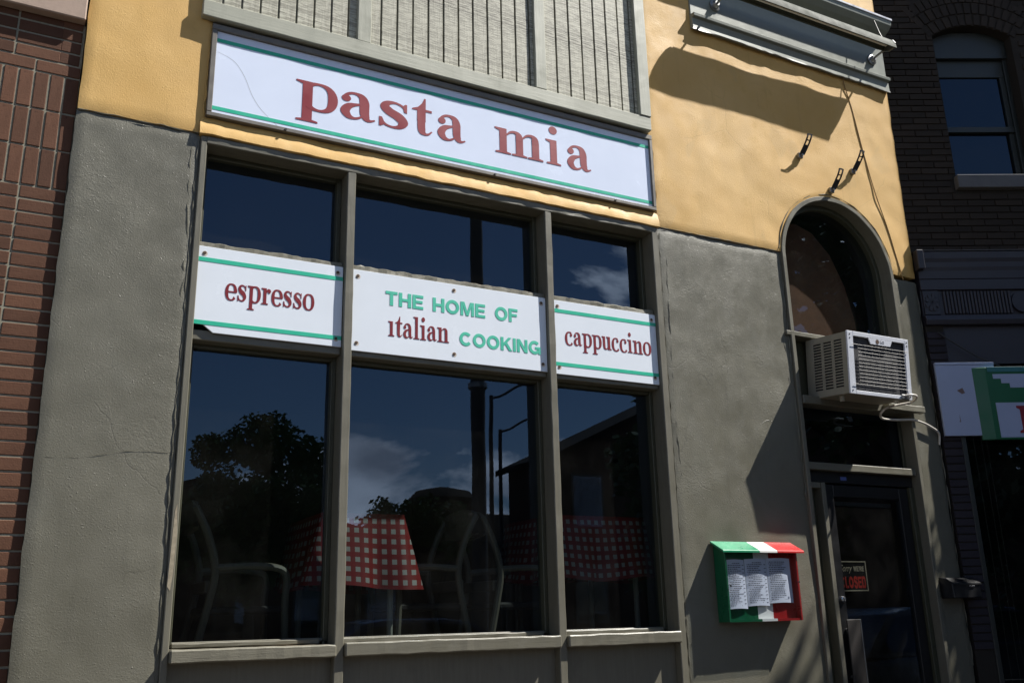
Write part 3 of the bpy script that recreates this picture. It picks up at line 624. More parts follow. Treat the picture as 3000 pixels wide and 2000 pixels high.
MB().tube([(5.84, -.19, 5.69), (5.83, -.16, 5.80), (5.82, -.125, 5.97), (5.81, -.09, 5.998)], .004, 6).build('stay_wire', M_dkmetal, LMP)
# cable down the yellow wall
pts = [(5.50, -.02, 5.372), (5.512, -.012, 5.30), (5.575, -.003, 5.088), (5.632, -.003, 4.747), (5.703, -.004, 4.401), (5.785, -.004, 4.121), (5.835, -.004, 3.90), (5.875, -.006, 3.71)]
tag(MB().tube(cr(pts, 5), .0042, 6).build('cable', M_cable, None, 0, True), 'thin painted cable running down the yellow wall beside the arch', 'cable')
# perforated steel brackets
def bracket(x, z, label):
    t = thing('steel_bracket', label, 'bracket', (x, 0, z), 'perforated brackets on the yellow wall')
    b = MB(); b.box(x-.02, x+.02, -.028, 0, z-.022, z+.022); b.build('bracket_foot', M_galv, t, .004)
    MB().tube([(x+.004, -.028, z), (x+.004, -.040, z)], .011, 6).build('bolt', M_galv, t)
    # slotted strap rising up and leaning out: rails and rungs leave the slots open
    b = MB(); w = .025; R_ = lambda t_: Vector((x+.006+.030*t_, -.030-.075*t_-.02*sin(pi*t_), z+.005+.145*t_+.01*sin(pi*t_)))
    def seg(t0, t1, a, c_):
        n = 4
        for i in range(n):
            p = R_(t0+(t1-t0)*i/n); q = R_(t0+(t1-t0)*(i+1)/n); th = Vector((0, .003, .0016))
            vs_ = [p+Vector((a, 0, 0)), p+Vector((c_, 0, 0)), q+Vector((c_, 0, 0)), q+Vector((a, 0, 0))]
            b.add(vs_+[v+th for v in vs_], [(0, 1, 2, 3), (7, 6, 5, 4), (0, 4, 5, 1), (1, 5, 6, 2), (2, 6, 7, 3), (3, 7, 4, 0)])
    seg(0, .98, -w, -w*.45); seg(.004, .984, w*.45, w)
    for t0, t1 in ((.0, .36), (.54, .60), (.88, 1.0)): seg(t0+.002, t1+.002, -w*.46, w*.46)
    b.build('slotted_strap', M_dkmetal, t)
bracket(4.925, 4.55, 'slotted steel bracket nearest the sign, left of the other two')
bracket(5.468, 4.535, 'slotted steel bracket nearest the cable')
bracket(5.210, 4.325, 'lowest slotted steel bracket, directly above the arch top')

# ================================================================== arched window, air conditioner, door
def archring(name, r0, r1, y0, y1, zb, m, parent, n=40):
    pr = [(CX+r1, zb)]+[(CX+r1*cos(pi*i/n), ZS+r1*sin(pi*i/n)) for i in range(n+1)]+[(CX-r1, zb)]
    pi_ = [(CX+r0, zb)]+[(CX+r0*cos(pi*i/n), ZS+r0*sin(pi*i/n)) for i in range(n+1)]+[(CX-r0, zb)]
    vs_ = []; fs = []; L = len(pr)
    for (a, c_), (d, e) in zip(pr, pi_):
        j = noise.noise(Vector((a*8, 1, c_*8)))*.004
        vs_ += [(a, y0+j, c_), (d, y0+j, e), (d, y1, e), (a, y1, c_)]
    for i in range(L-1):
        for k_ in range(4): fs.append((i*4+k_, i*4+(k_+1) % 4, i*4+4+(k_+1) % 4, i*4+4+k_))
    fs += [(0, 1, 2, 3), ((L-1)*4+3, (L-1)*4+2, (L-1)*4+1, (L-1)*4)]
    return MB().add(vs_, fs).build(name, m, parent, .003)
AW = archring('arch_frame', RA-.028, RA+.006, -.010, .20, -.2, M_frame, B)
def archpoly(r_, z0, n=32): return [(CX+r_, z0)]+[(CX+r_*cos(pi*i/n), ZS+r_*sin(pi*i/n)) for i in range(n+1)]+[(CX-r_, z0)]
archring('inner_arch_frame', RA-.065, RA-.0285, .085, .19, 3.14, M_olive, AW)
ap = archpoly(RA-.03, 3.15); MB().add([(p[0], .125, p[1]) for p in ap], [tuple(range(len(ap)))]).build('arch_pane', M_glassm, AW)
MB().prism([(4.66, 3.13)]+[(4.68, 3.80), (4.74, 3.97), (4.86, 4.07), (5.02, 4.10), (5.18, 4.05), (5.34, 3.90), (5.46, 3.66), (5.52, 3.40), (5.54, 3.13)], .20, .215).build('brown_board', M_brown, AW)
rough_box('arch_sill', 4.60, 5.735, -.012, .19, 3.118, 3.150, M_framex, AW, .003, .05, 10)
box('filler_panel', 4.675, 5.735, .09, .11, 2.70, 3.118, M_olive, AW, .002)
rough_box('bearer', 4.68, 5.735, -.02, .12, 2.640, 2.698, M_framex, AW, .002)
rough_box('shelf_board', 5.44, 5.82, -.075, -.021, 2.648, 2.694, M_wornx, AW, .003, .03, 20)
MB().prism(archpoly(RA-.03, 3.15)[0:2]+[(5.735, 2.245), (5.735, 2.64), (4.675, 2.64), (4.675, 2.245)], .1, .104) if False else None
pane('transom_light', 4.676, 5.734, .10, .105, 2.25, 2.638, M_glassd, AW, 0)
box('transom_stop', 4.677, 4.70, .085, .098, 2.25, 2.638, M_olive, AW, .002); box('transom_stop', 5.705, 5.733, .085, .098, 2.25, 2.638, M_olive, AW, .002)
rough_box('transom_bar', 4.677, 5.734, .012, .14, 2.196, 2.246, M_framex, AW, .0015, .08, 9)
box('header', 4.677, 5.734, .06, .14, 2.12, 2.194, M_black, AW, .002)
box('door_post', 4.826, 4.864, .052, .14, 0, 2.118, M_frame, AW, .003)
box('side_post', 4.677, 4.690, .07, .14, 0, 2.118, M_olive, AW, .002); box('sidelight_head', 4.691, 4.825, .06, .14, 2.08, 2.118, M_frame, AW, .002)
box('sidelight_panel', 4.691, 4.825, .12, .14, 0, 2.079, M_olive, AW, .002); box('sidelight_bead', 4.735, 4.752, .105, .119, 0, 2.06, M_olive, AW, .002)
box('door_post', 5.690, 5.734, .052, .14, 0, 2.118, M_olive, AW, .003)
# door
DR = thing('entrance_door', 'black glazed entrance door under the air conditioner', 'door', (5.28, .08, 0))
for nm, x0, x1, z0, z1 in (('stile', 4.868, 4.955, .01, 2.11), ('stile', 5.60, 5.686, .01, 2.11), ('rail', 4.956, 5.599, 2.03, 2.11), ('rail', 4.956, 5.599, .01, .16)): box(nm, x0, x1, .075, .12, z0, z1, M_black, DR, .003)
pane('glass', 4.95, 5.604, .094, .099, .155, 2.035, M_glassm, DR, 0)
MB().tube([(4.922, .076, 1.352), (4.922, .062, 1.352), (4.922, .058, 1.352)], [.022, .020, .012], 18).build('lock', M_lock, DR, 0, True)
MB().box(4.90, 5.02, .036, .046, .80, 1.225).build('pull_handle', M_seat, DR, .003); box('handle_edge', 5.0205, 5.027, .034, .047, .80, 1.225, M_galv, DR, .002); 
for z in (.87, 1.16): MB().tube([(4.925, .074, z), (4.925, .046, z)], .010, 8).build('handle_stub', M_galv, DR)
box('sticker', 5.02, 5.075, .058, .0595, 2.14, 2.165, paint('blue_sticker', (.10, .14, .4), .4), AW, 0)
for a, b_ in ((5.0, 5.56),): box('closer_bar', a, b_, .125, .15, 1.975, 2.005, M_galv, DR, .003)
# closed sign in door glass
CS = thing('closed_sign', 'black sign reading Sorry we\'re closed behind the door glass', 'sign', (5.07, .105, 1.405))
box('panel', 4.938, 5.212, .108, .111, 1.405, 1.602, M_signblk, CS, 0)
for x0, x1, z0, z1 in ((4.938, 5.212, 1.405, 1.4125), (4.938, 5.212, 1.5945, 1.602), (4.938, 4.9455, 1.413, 1.594), (5.2045, 5.212, 1.413, 1.594)): box('border', x0, x1, .1065, .1078, z0, z1, M_cream, CS, 0)
sans('Sorry', 4.968, 5.078, 1.520, 1.578, .1078, .001, M_cream, CS, .0, .45, 'lettering'); letters("WE'RE", 5.092, 5.190, 1.535, 1.568, .1078, .0008, M_cream, CS)
letters('CLOSED', 4.958, 5.194, 1.425, 1.500, .1078, .0008, M_signred, CS, .26)

# air conditioner (tilted a little outward)
AC = thing('air_conditioner', 'beige window air conditioner jutting out below the arched window', 'air conditioner', (5.12, 0, 2.68))
tilt = Matrix.Translation((5.12, 0, 2.70)) @ Matrix.Rotation(radians(4.4), 4, 'X') @ Matrix.Translation((-5.12, 0, -2.70))
def acb(name, m, mb, bev=.003, par=None, sm=False):
    mb.v = [tuple(tilt @ Vector(p)) for p in mb.v]; return mb.build(name, m, par or AC, bev, sm)
AX0, AX1, AZ0, AZ1, AF = 4.828, 5.412, 2.686, 3.108, -.300
# case: top, bottom, far side as sheets; near side as slotted panel
acb('case_top', M_acb, MB().box(AX0, AX1, AF+.014, .08, AZ1-.004, AZ1)); acb('case_bottom', M_acb, MB().box(AX0, AX1, AF+.014, .08, AZ0, AZ0+.004)); acb('case_side', M_acb, MB().box(AX1-.004, AX1, AF+.014, .08, AZ0+.0042, AZ1-.0042))
b = MB(); y0, y1 = AF+.014, .08; gr = [(AF+.055, AF+.125), (AF+.148, AF+.218), (AF+.241, AF+.311)]; ys = [y0]+[q for g_ in gr for q in g_]+[y1]
for i in range(0, len(ys), 2): b.box(AX0, AX0+.003, ys[i], ys[i+1], AZ0+.0042, AZ1-.0042)
for a, c_ in gr:
    b.box(AX0, AX0+.003, a+.0002, c_-.0002, AZ0+.0042, AZ0+.05); b.box(AX0, AX0+.003, a+.0002, c_-.0002, AZ1-.035, AZ1-.0042); nsl = 17; hh = (AZ1-.035-AZ0-.05)/nsl
    for q in range(nsl): b.box(AX0+.0002, AX0+.0035, a+.0002, c_-.0002, AZ0+.05+q*hh+hh*.55, AZ0+.05+(q+1)*hh-.0002)
acb('louvred_side', M_acb, b, 0)
acb('coil_block', M_acd, MB().box(AX0+.02, AX1-.02, AF+.022, .07, AZ0+.02, AZ1-.02), .003)
for nm, bx_ in (('front_frame', (AX0-.004, AX0+.052, AZ0-.003, AZ1+.003)), ('front_frame', (AX1-.034, AX1+.004, AZ0-.003, AZ1+.003)), ('front_frame', (AX0+.0525, AX1-.0345, AZ0-.003, AZ0+.022)), ('front_frame', (AX0+.0525, AX1-.0345, AZ1-.028, AZ1+.003))):
    acb(nm, M_acw, MB().box(bx_[0], bx_[1], AF, AF+.0135, bx_[2], bx_[3]), .002)
cxm = (AX0+AX1)/2+.02
acb('badge_plate', M_acw, MB().prism([(cxm-.115, AZ1-.0285), (cxm+.115, AZ1-.0285), (cxm+.095, AZ1-.068), (cxm-.095, AZ1-.068)], AF, AF+.008), .0015)
acb('badge_roundel', M_rust, MB().tube([(cxm-.03, AF-.0012, AZ1-.046), (cxm-.03, AF+.001, AZ1-.046)], .016, 18), 0)
lg = sans('LG', cxm-.004, cxm+.034, AZ1-.056, AZ1-.036, AF+.0002, .0012, paint('badge_grey', (.25, .25, .27), .4), AC, .03, 0, 'badge_letters')
for v in lg.data.vertices: v.co = tilt @ v.co
for q in range(12):
    z = AZ0+.065+q*.0245; L_, R_ = (AX0+.03, AX1-.01) if q in (0, 11) else (AX0+.085, AX1-.05)
    acb('guard_wire', M_wire, MB().tube([(L_, AF-.006, z), (R_, AF-.006, z)], .0017, 6), 0)
for q in range(7):
    xx = AX0+.09+q*.067; acb('guard_wire', M_acb, MB().tube([(xx, AF-.002, AZ0+.06), (xx, AF-.002, AZ0+.34)], .0013, 6), 0)
for xx in (AX0+.02, AX1-.014):
    for z in (AZ0+.02, AZ1-.02, AZ1-.045): acb('screw', M_dkmetal, MB().tube([(xx, AF+.001, z), (xx, AF-.002, z)], .005, 8), 0)
acb('drain_nub', M_acb, MB().box(AX0+.03, AX0+.05, AF+.10, AF+.13, AZ0-.04, AZ0), .002); acb('coupling', M_galv, MB().box(AX1-.11, AX1-.035, AF-.012, AF-.001, AZ0-.004, AZ0+.03), .004)
hp = cr([(5.33, -.30, 2.685), (5.38, -.33, 2.690), (5.46, -.30, 2.690), (5.50, -.22, 2.672), (5.42, -.16, 2.655), (5.33, -.14, 2.63), (5.315, -.10, 2.595), (5.38, -.06, 2.575), (5.55, -.03, 2.585), (5.73, -.022, 2.600), (5.85, -.02, 2.585), (5.94, -.02, 2.555), (5.995, -.018, 2.53), (6.02, -.005, 2.50), (6.024, .01, 2.44)], 6)
tag(MB().tube(hp, .0085, 8).build('drain_hose', M_hose, None, 0, True), 'white cable looping from the air conditioner across the narrow grey pier', 'cable')

# ================================================================== menu box
MX = thing('menu_box', 'green white and red wooden menu box with sloping lid', 'menu box', (4.1, 0, 1.23))
mx0, mx1, mz0, mz1, mf = 3.812, 4.392, 1.232, 1.655, -.095
def zone(f_): return M_bgreen if f_ < .42 else (M_bwhite if f_ < .62 else M_bred)
for f0, f1 in ((0, .44), (.44, .66), (.66, 1)):
    a, c_ = mx0+.014+(mx1-mx0-.028)*f0, mx0+.014+(mx1-mx0-.028)*f1; m_ = zone((f0+f1)/2)
    box('back_board', a, c_, -.056, .006, mz0, mz1, m_, MX, 0); box('bottom_board', a, c_, mf+.006, -.0565, mz0, mz0+.014, m_, MX, 0); box('top_board', a, c_, mf+.012, -.0565, mz1-.016, mz1, m_, MX, 0)
    ra, rc = mx0-.022+(mx1-mx0+.072)*f0, mx0-.022+(mx1-mx0+.072)*f1
    MB().prof([(.004, 1.694), (.004, 1.708), (-.112, 1.648), (-.112, 1.634)], ra, rc).build('lid', {M_bgreen: M_lgreen, M_bred: M_lred}.get(m_, m_), MX, .0015)  # lid takes the lighter, painted-sunlight versions of the box colours
MB().prof([(.006, mz0), (.006, mz1+.03), (mf, mz1-.006), (mf, mz0)], mx0, mx0+.0138).build('side_board', M_bgreen, MX, .002)
MB().prof([(.006, mz0), (.006, mz1+.03), (mf, mz1-.006), (mf, mz0)], mx1-.0138, mx1).build('side_board', M_bred, MX, .002)
pane('plexiglass', mx0+.003, mx1-.003, mf-.006, mf-.002, mz0+.002, mz1-.014, M_plexi, MX, 0)
for xx, z in ((mx0+.02, 1.44), (mx1-.012, 1.46)): MB().tube([(xx, mf-.007, z), (xx, mf-.010, z)], .006, 8).build('screw', M_lock, MX)
# paper sheets with printed lines
random.seed(21)
for i, (a, c_, z0, z1) in enumerate(((3.838, 3.985, 1.305, 1.592), (3.988, 4.160, 1.320, 1.597), (4.163, 4.355, 1.335, 1.602))):
    pp = thing('menu_sheet', ['left', 'middle', 'right'][i]+' white sheet of printed menu inside the box', 'paper', ((a+c_)/2, -.02, z0), 'menu sheets in the box')
    b = MB(); n = 10; vs_ = []
    for q in range(n+1):
        t_ = q/n
        for p_ in (0, 1): vs_.append((a+(c_-a)*t_, -.062-.010*sin(pi*t_)*(1 if p_ == 0 else .5)-.004*(1-p_), z0+(z1-z0)*p_+.004*sin(3*t_)))
    b.add(vs_, [(q*2, q*2+2, q*2+3, q*2+1) for q in range(n)]); b.build('sheet', M_paper, pp, 0, True)
    b = MB(); yy = lambda x_: -.0642-.0088*sin(pi*(x_-a)/(c_-a))*.75-.003
    z = z1-.022; row = 0
    while z > z0+.018:
        if row in (0, 9, 13) and i < 2: xs0, xs1 = a+(c_-a)*.3, a+(c_-a)*.72
        else: xs0 = a+.012+(0 if row % 2 else .010*random.random()); xs1 = a+(c_-a)*random.uniform(.55, .80)
        x_ = xs0
        while x_ < xs1:
            w = random.uniform(.006, .018); y_ = yy(x_+w/2)-.0012; b.add([(x_, y_, z), (min(x_+w, xs1), y_, z), (min(x_+w, xs1), y_, z+.0042), (x_, y_, z+.0042)], [(0, 1, 2, 3)]); x_ += w+.0035
        if row % 2 == 1 and i < 2: y_ = yy(c_-.02)-.0012; b.add([(c_-.026, y_, z), (c_-.012, y_, z), (c_-.012, y_, z+.004), (c_-.026, y_, z+.004)], [(0, 1, 2, 3)])
        z -= .0112; row += 1
    b.build('print', M_ink, pp)

# ================================================================== brick building on the left
LB = thing('brick_building', 'red brown brick building at the left edge', 'building', (-.4, .1, -.15))
FY = .036
MB().box(-3, .058, FY+.004, .4, -.2, 4.225).build('mortar_bed', M_mort, LB)
box('stone_band', -3, .052, FY-.054, .4, 4.226, 6.5, M_stone, LB, .006)
random.seed(8)
def brick_protos(L, H, D, m, parent, n=3, name='brick', axis=None):
    o_ = []
    for i in range(n):
        b = MB().box(0, L, 0, D, 0, H); b.v = [(p[0]+random.uniform(-.0012, .0012), p[1]+random.uniform(-.001, .001), p[2]+random.uniform(-.0012, .0012)) for p in b.v]
        o_.append(b.build(name, m, parent, .0025))
    return o_
class Layer:
    def __init__(s, protos): s.p = protos; s.k = 0
    def at(s, parent, loc):
        o = s.p[s.k] if s.k < len(s.p) else copyo(s.p[s.k % len(s.p)], parent); s.k += 1; o.location = loc; return o
j = .0095
st_ = Layer(brick_protos(.203-j, .0677-j, .05, M_brick, LB)); so_ = Layer(brick_protos(.0677-j, .203-j, .05, M_brick, LB)); hf = Layer(brick_protos(.0985-j, .0677-j, .05, M_brick, LB))
R0 = .056
for q in range(5):                                           # running bond courses
    zz_ = 3.915+q*.0677+j*.5
    off = (0, .10, .05, .12, .03)[q]
    if off: hf.at(LB, (R0-.0985+j*0, FY+random.uniform(-.001, .001), zz_))
    for p_ in range(4): st_.at(LB, (R0-(.0985 if off else 0)-.203*(p_+1)+j, FY+random.uniform(-.001, .001), zz_))
for q in range(3):                                           # three soldier courses
    for p_ in range(11): so_.at(LB, (R0-.0677*(p_+1)+j, FY+random.uniform(-.001, .001), 3.915-.203*(q+1)+j*.5))
for q in range(52):                                          # stack bond below
    for p_ in range(2 if q < 22 else 1): st_.at(LB, (R0-.203*(p_+1)+j, FY+random.uniform(-.001, .001), 3.306-.0677*(q+1)+j*.5))

# ================================================================== brick building on the right (turned 25.8 degrees)
RB = bpy.data.objects.new('corner_brick_building', None); COL.objects.link(RB)
RB.location = (6.04, .0, 0); RB.rotation_euler = (0, 0, -radians(25.8)); tag(RB, 'dark brown brick building in shade at the right edge', 'building')
# children live in its local frame: x along the wall, -y out of the wall
MR = Matrix.Translation((6.04, 0, 0)) @ Matrix.Rotation(-radians(25.8), 4, 'Z')
WM[RB.name] = Matrix.Identity(4)
wx0, wx1, wz0, wspr = .456, 1.130, 4.615, 5.93
wc = (wx0+wx1)/2; rise = .10; wr = ((wx1-wx0)/2)**2/(2*rise)+rise/2; wcz = wspr+rise-wr
# backing with openings
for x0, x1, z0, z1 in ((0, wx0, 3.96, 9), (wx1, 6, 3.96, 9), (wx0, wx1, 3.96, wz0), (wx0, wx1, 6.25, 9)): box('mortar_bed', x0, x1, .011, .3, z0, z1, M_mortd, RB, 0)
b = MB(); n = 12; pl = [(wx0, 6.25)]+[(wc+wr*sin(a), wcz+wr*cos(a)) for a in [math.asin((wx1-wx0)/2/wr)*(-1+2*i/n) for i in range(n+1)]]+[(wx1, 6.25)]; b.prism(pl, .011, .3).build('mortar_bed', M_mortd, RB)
random.seed(5); jb = .008
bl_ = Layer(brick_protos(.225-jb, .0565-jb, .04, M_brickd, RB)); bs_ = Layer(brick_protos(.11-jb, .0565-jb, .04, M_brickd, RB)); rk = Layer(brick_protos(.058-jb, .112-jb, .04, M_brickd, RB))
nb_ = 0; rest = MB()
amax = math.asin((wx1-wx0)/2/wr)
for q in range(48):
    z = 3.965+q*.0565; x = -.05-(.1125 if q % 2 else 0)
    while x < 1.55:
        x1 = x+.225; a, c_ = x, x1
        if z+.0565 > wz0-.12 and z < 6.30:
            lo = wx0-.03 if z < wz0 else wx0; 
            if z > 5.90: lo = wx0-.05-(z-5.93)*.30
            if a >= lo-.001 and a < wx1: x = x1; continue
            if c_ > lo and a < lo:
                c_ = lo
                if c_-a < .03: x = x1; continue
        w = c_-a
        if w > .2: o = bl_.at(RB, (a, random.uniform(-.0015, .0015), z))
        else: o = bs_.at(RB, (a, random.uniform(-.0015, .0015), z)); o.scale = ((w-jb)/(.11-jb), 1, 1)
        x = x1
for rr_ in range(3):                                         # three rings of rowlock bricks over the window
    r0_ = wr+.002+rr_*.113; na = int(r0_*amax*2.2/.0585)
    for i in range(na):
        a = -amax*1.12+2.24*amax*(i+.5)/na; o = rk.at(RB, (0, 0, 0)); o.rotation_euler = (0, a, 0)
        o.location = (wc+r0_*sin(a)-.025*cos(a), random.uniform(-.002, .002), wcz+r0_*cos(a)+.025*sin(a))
box('window_sill', wx0-.022, wx1+.02, -.05, .2, 4.50, 4.612, M_sill, RB, .004)
RW = box('window_frame', wx0+.001, wx0+.03, .12, .2, 4.613, 5.90, M_dkfr, RB, .003)
box('frame_post', wx1-.035, wx1-.001, .12, .2, 4.613, 5.90, M_dkfr, RW, .003); box('head_board', wx0+.002, wx1-.002, .10, .18, 5.77, 6.02, M_dkfr, RW, .003)
box('top_sash', wx0+.03, wx1-.036, .14, .17, 5.61, 5.768, M_dkfr, RW, .002); box('meeting_rail', wx0+.03, wx1-.036, .13, .18, 5.085, 5.135, M_dkfr, RW, .002); box('sash_stile', wx1-.075, wx1-.036, .14, .17, 5.136, 5.609, M_dkfr, RW, .002); box('sash_stile', wx1-.075, wx1-.036, .15, .18, 4.613, 5.084, M_dkfr, RW, .002)
pane('pane', wx0+.02, wx1-.07, .155, .159, 5.13, 5.615, M_glassd, RW, 0); pane('pane', wx0+.02, wx1-.07, .165, .169, 4.614, 5.09, M_glassd, RW, 0); box('dark_room', wx0, wx1, .4, .42, 4.5, 6.2, M_dkfr, RW, 0)
# cornice and frieze above the shop
LOW = bpy.data.objects.new('shop_front', None); COL.objects.link(LOW); LOW.parent = RB; LOW.location = (0, -.008, 0)
WM[LOW.name] = Matrix.Identity(4)

CR = MB().prof([(.25, 3.735), (-.012, 3.735), (-.014, 3.80), (-.020, 3.83), (-.022, 3.87), (-.030, 3.90), (-.032, 3.955), (.25, 3.962)], .012, 6).build('shop_cornice', M_purp, LOW, .003)
box('cornice_end', -.01, .045, -.075, .0, 3.80, 3.958, M_purp, CR, .006)
box('cornice_flashing', .008, 6, -.035, .2, 3.9625, 3.968, M_sill, CR, 0)
box('frieze_board', .012, 6, .012, .25, 3.36, 3.735, M_purp, LOW, 0)
box('frieze_band', .012, 6, -.012, .0115, 3.645, 3.733, M_purp, CR, .004); MB().prof([(.0115, 3.362), (-.02, 3.362), (-.03, 3.40), (-.012, 3.44), (.0115, 3.445)], .012, 6).build('frieze_band', M_purp, CR, .003)
for xc in (.085, .98):                                      # carved rosette blocks
    FB = box('rosette_block', xc-.062, xc+.062, -.004, .0116, 3.447, 3.643, M_purp, CR, .003)
    for i in range(8):
        a = pi*i/4+pi/8; b = MB(); p = [(xc+.014*cos(a+s_), 3.545+.014*sin(a+s_)) for s_ in (-1.2, 1.2)]; q2 = [(xc+.055*cos(a+s_), 3.545+.075*sin(a+s_)) for s_ in (.24, -.24)]; b.prism(p+q2, -.012, -.0045).build('petal', M_purp, FB, .002)
for i in range(20): box('flute', .185+i*.027, .203+i*.027, -.006, .0117, 3.452, 3.638, M_purp, CR, .004)
MB().tube([(.80, -.012, 3.545), (.80, .0118, 3.545)], .085, 24).build('medallion', M_purp, CR)
# brick pier painted purple and shop window
box('mortar_bed', .012, .15, .011, .25, -.2, 3.36, M_mortd, LOW, 0)
pb = Layer(brick_protos(.138, .0565-jb, .04, M_brickp, LOW, 2))
for q in range(42): pb.at(LOW, (.0125, random.uniform(-.001, .001), 1.0+q*.0565) if 1.0+q*.0565 < 3.31 else (.0125, .0, -.1))
box('shop_soffit', .151, 6, .03, .25, 3.06, 3.36, M_purp, LOW, 0); box('shop_post', .151, .185, .0, .2, -.2, 3.058, M_dkfr, LOW, .003)
pane('shop_pane', .186, 3.2, .08, .086, .2, 3.05, M_glassd, LOW, 0); box('shop_back', .186, 6, 1.2, 1.25, -.2, 3.3, M_dkfr, LOW, 0)
for xx in (.30, .36, .40): box('blind_cord', xx, xx+.006, .11, .116, .2, 2.6, M_dkfr, LOW, 0)
box('upper_core', .0, 6, .31, 3, 3.9, 9, M_dkfr, RB, 0)
def rthing(name, label, cat, x, y, z):
    o = bpy.data.objects.new(name, None); COL.objects.link(o); o.matrix_world = MR @ Matrix.Translation((x, y-.008, z)); WM[o.name] = Matrix.Translation((x, y, z)); tag(o, label, cat); return o
PN = rthing('white_panel_sign', 'blank pale panel with peeling spots beside the narrow grey pier', 'sign', .2, 0, 2.5)
box('panel', .016, .47, -.034, -.012, 2.498, 3.036, M_blend, PN, .002); box('top_strip', .016, .47, -.038, -.012, 3.037, 3.056, M_blend, PN, .002)
for pl in ([(.155, 2.84), (.20, 2.86), (.215, 2.82), (.19, 2.812)], [(.135, 2.61), (.15, 2.60), (.147, 2.66), (.143, 2.60)]): MB().prism(pl, -.0346, -.0335).build('bare_patch', paint('bare_patch', (.16, .11, .10), .8), PN)
GB = rthing('green_box_sign', 'deep green box sign with white steps and a red letter at the right edge', 'sign', .6, -.2, 2.44)
def plan(poly, z0, z1): n = len(poly); return MB().add([(p[0], p[1], z0) for p in poly]+[(p[0], p[1], z1) for p in poly], [tuple(range(n)), tuple(range(2*n-1, n-1, -1))]+[(i, i+n, (i+1) % n+n, (i+1) % n) for i in range(n)])
plan([(.292, -.036), (.385, -.052), (1.9, -.052), (1.9, -.02), (.292, -.02)], 2.462, 3.012).build('box_body', M_dgreen, GB, .004)
MB().prof([(-.03, 3.013), (-.057, 3.013), (-.057, 2.974), (-.0525, 2.974)], .40, 1.9).build('top_rail', paint('teal_rail', (.03, .16, .17), .4), GB, .001)
MB().prism([(.436, 2.922), (.436, 2.957), (1.8, 2.957), (1.8, 2.852), (.556, 2.852), (.556, 2.887), (.494, 2.887), (.494, 2.922)], -.0555, -.0515).build('white_steps', M_blend, GB)
box('white_field', .424, 1.85, -.0555, -.0515, 2.477, 2.738, M_blend, GB, 0)
MB().prism([(.572, 2.712), (.70, 2.712), (.70, 2.697), (.66, 2.682), (.66, 2.537), (.70, 2.522), (.70, 2.507), (.572, 2.507), (.572, 2.522), (.596, 2.534), (.596, 2.684), (.572, 2.697)], -.0575, -.0556).build('letter', paint('sign_maroon', (.22, .01, .02), .4), GB)
BX = thing('letter_box', 'small black letter box on the narrow grey pier', 'letter box', (5.95, 0, 1.34))
MB().prof([(.0, 1.345), (.0, 1.488), (-.06, 1.478), (-.105, 1.445), (-.11, 1.345)], 5.79, 6.08).build('box_body', M_black, BX, .005)
MB().prof([(-.062, 1.482), (-.11, 1.448), (-.115, 1.436), (-.111, 1.434), (-.106, 1.446), (-.06, 1.478)], 5.785, 6.085).build('lid', M_black, BX, .001); box('catch_plate', 5.955, 6.01, -.1145, -.110, 1.418, 1.428, M_lock, BX, .001)
tag(MB().tube([MR @ p for p in cr([(.09, -.022, 3.30), (.20, -.02, 3.22), (.36, -.022, 3.11), (.52, -.03, 3.03)], 6)], .006, 6).build('sagging_wire', M_dkmetal, None, 0, True), 'thin dark wire sagging above the green box sign', 'wire')

# ================================================================== dining things behind the glass
def table(x0, x1, y0, y1, zt, label, cl_label, flare=.075, drop=.385):
    t = thing('dining_table', label, 'table', ((x0+x1)/2, (y0+y1)/2, .93))
    box('table_top', x0, x1, y0, y1, zt-.028, zt-.002, M_legw, t, .003)
    for xx in (x0+.05, x1-.05):
        for yy in (y0+.05, y1-.05): MB().tube([(xx, yy, .93), (xx, yy, zt-.03)], .017, 8).build('leg', M_legw, t, 0, True)
    # draped cloth with a printed check following the cloth
    n = 14; ring_ = []
    for (ax, ay, bx_, by) in ((x0, y0, x1, y0), (x1, y0, x1, y1), (x1, y1, x0, y1), (x0, y1, x0, y0)):
        for i in range(n): ring_.append((ax+(bx_-ax)*i/n, ay+(by-ay)*i/n))
    cx, cy_ = (x0+x1)/2, (y0+y1)/2; L = len(ring_); rows = 9; vs_ = []; uv = []
    acc = 0; us = []
    for i in range(L): us.append(acc); p, q = ring_[i], ring_[(i+1) % L]; acc += math.hypot(p[0]-q[0], p[1]-q[1])
    for r_ in range(rows+1):
        t_ = r_/rows
        for i, (px, py) in enumerate(ring_):
            dx = (1 if px >= x1-1e-6 else -1 if px <= x0+1e-6 else 0); dy = (1 if py >= y1-1e-6 else -1 if py <= y0+1e-6 else 0)
            w = flare*t_*(1+.30*sin(us[i]*15)+.22*sin(us[i]*33+1))+.006*t_*sin(us[i]*60); vs_.append((px+dx*w+dx*.004, py+dy*w*.8+dy*.004, zt-drop*t_*(1-.035*sin(us[i]*9+x0*5))))
    fs = [(r_*L+i, r_*L+(i+1) % L, (r_+1)*L+(i+1) % L, (r_+1)*L+i) for r_ in range(rows) for i in range(L)]+[tuple(range(L))]
    me = bpy.data.meshes.new('tablecloth'); me.from_pydata(vs_, [], fs); me.materials.append(M_ging); uvl = me.uv_layers.new()
    for p in me.polygons:
        p.use_smooth = len(p.vertices) == 4
        for li, vi in zip(p.loop_indices, p.vertices):
            if len(p.vertices) > 4: uvl.data[li].uv = (vs_[vi][0]-x0, vs_[vi][1]-y0)
            else:
                r_ = vi//L; sd_ = (p.index % L)//n; u_ = vs_[vi][0] if sd_ in (0, 2) else vs_[vi][1]
                uvl.data[li].uv = (u_, -drop*r_/rows)
    c_ = bpy.data.objects.new('tablecloth', me); COL.objects.link(c_); tag(c_, cl_label, 'tablecloth')
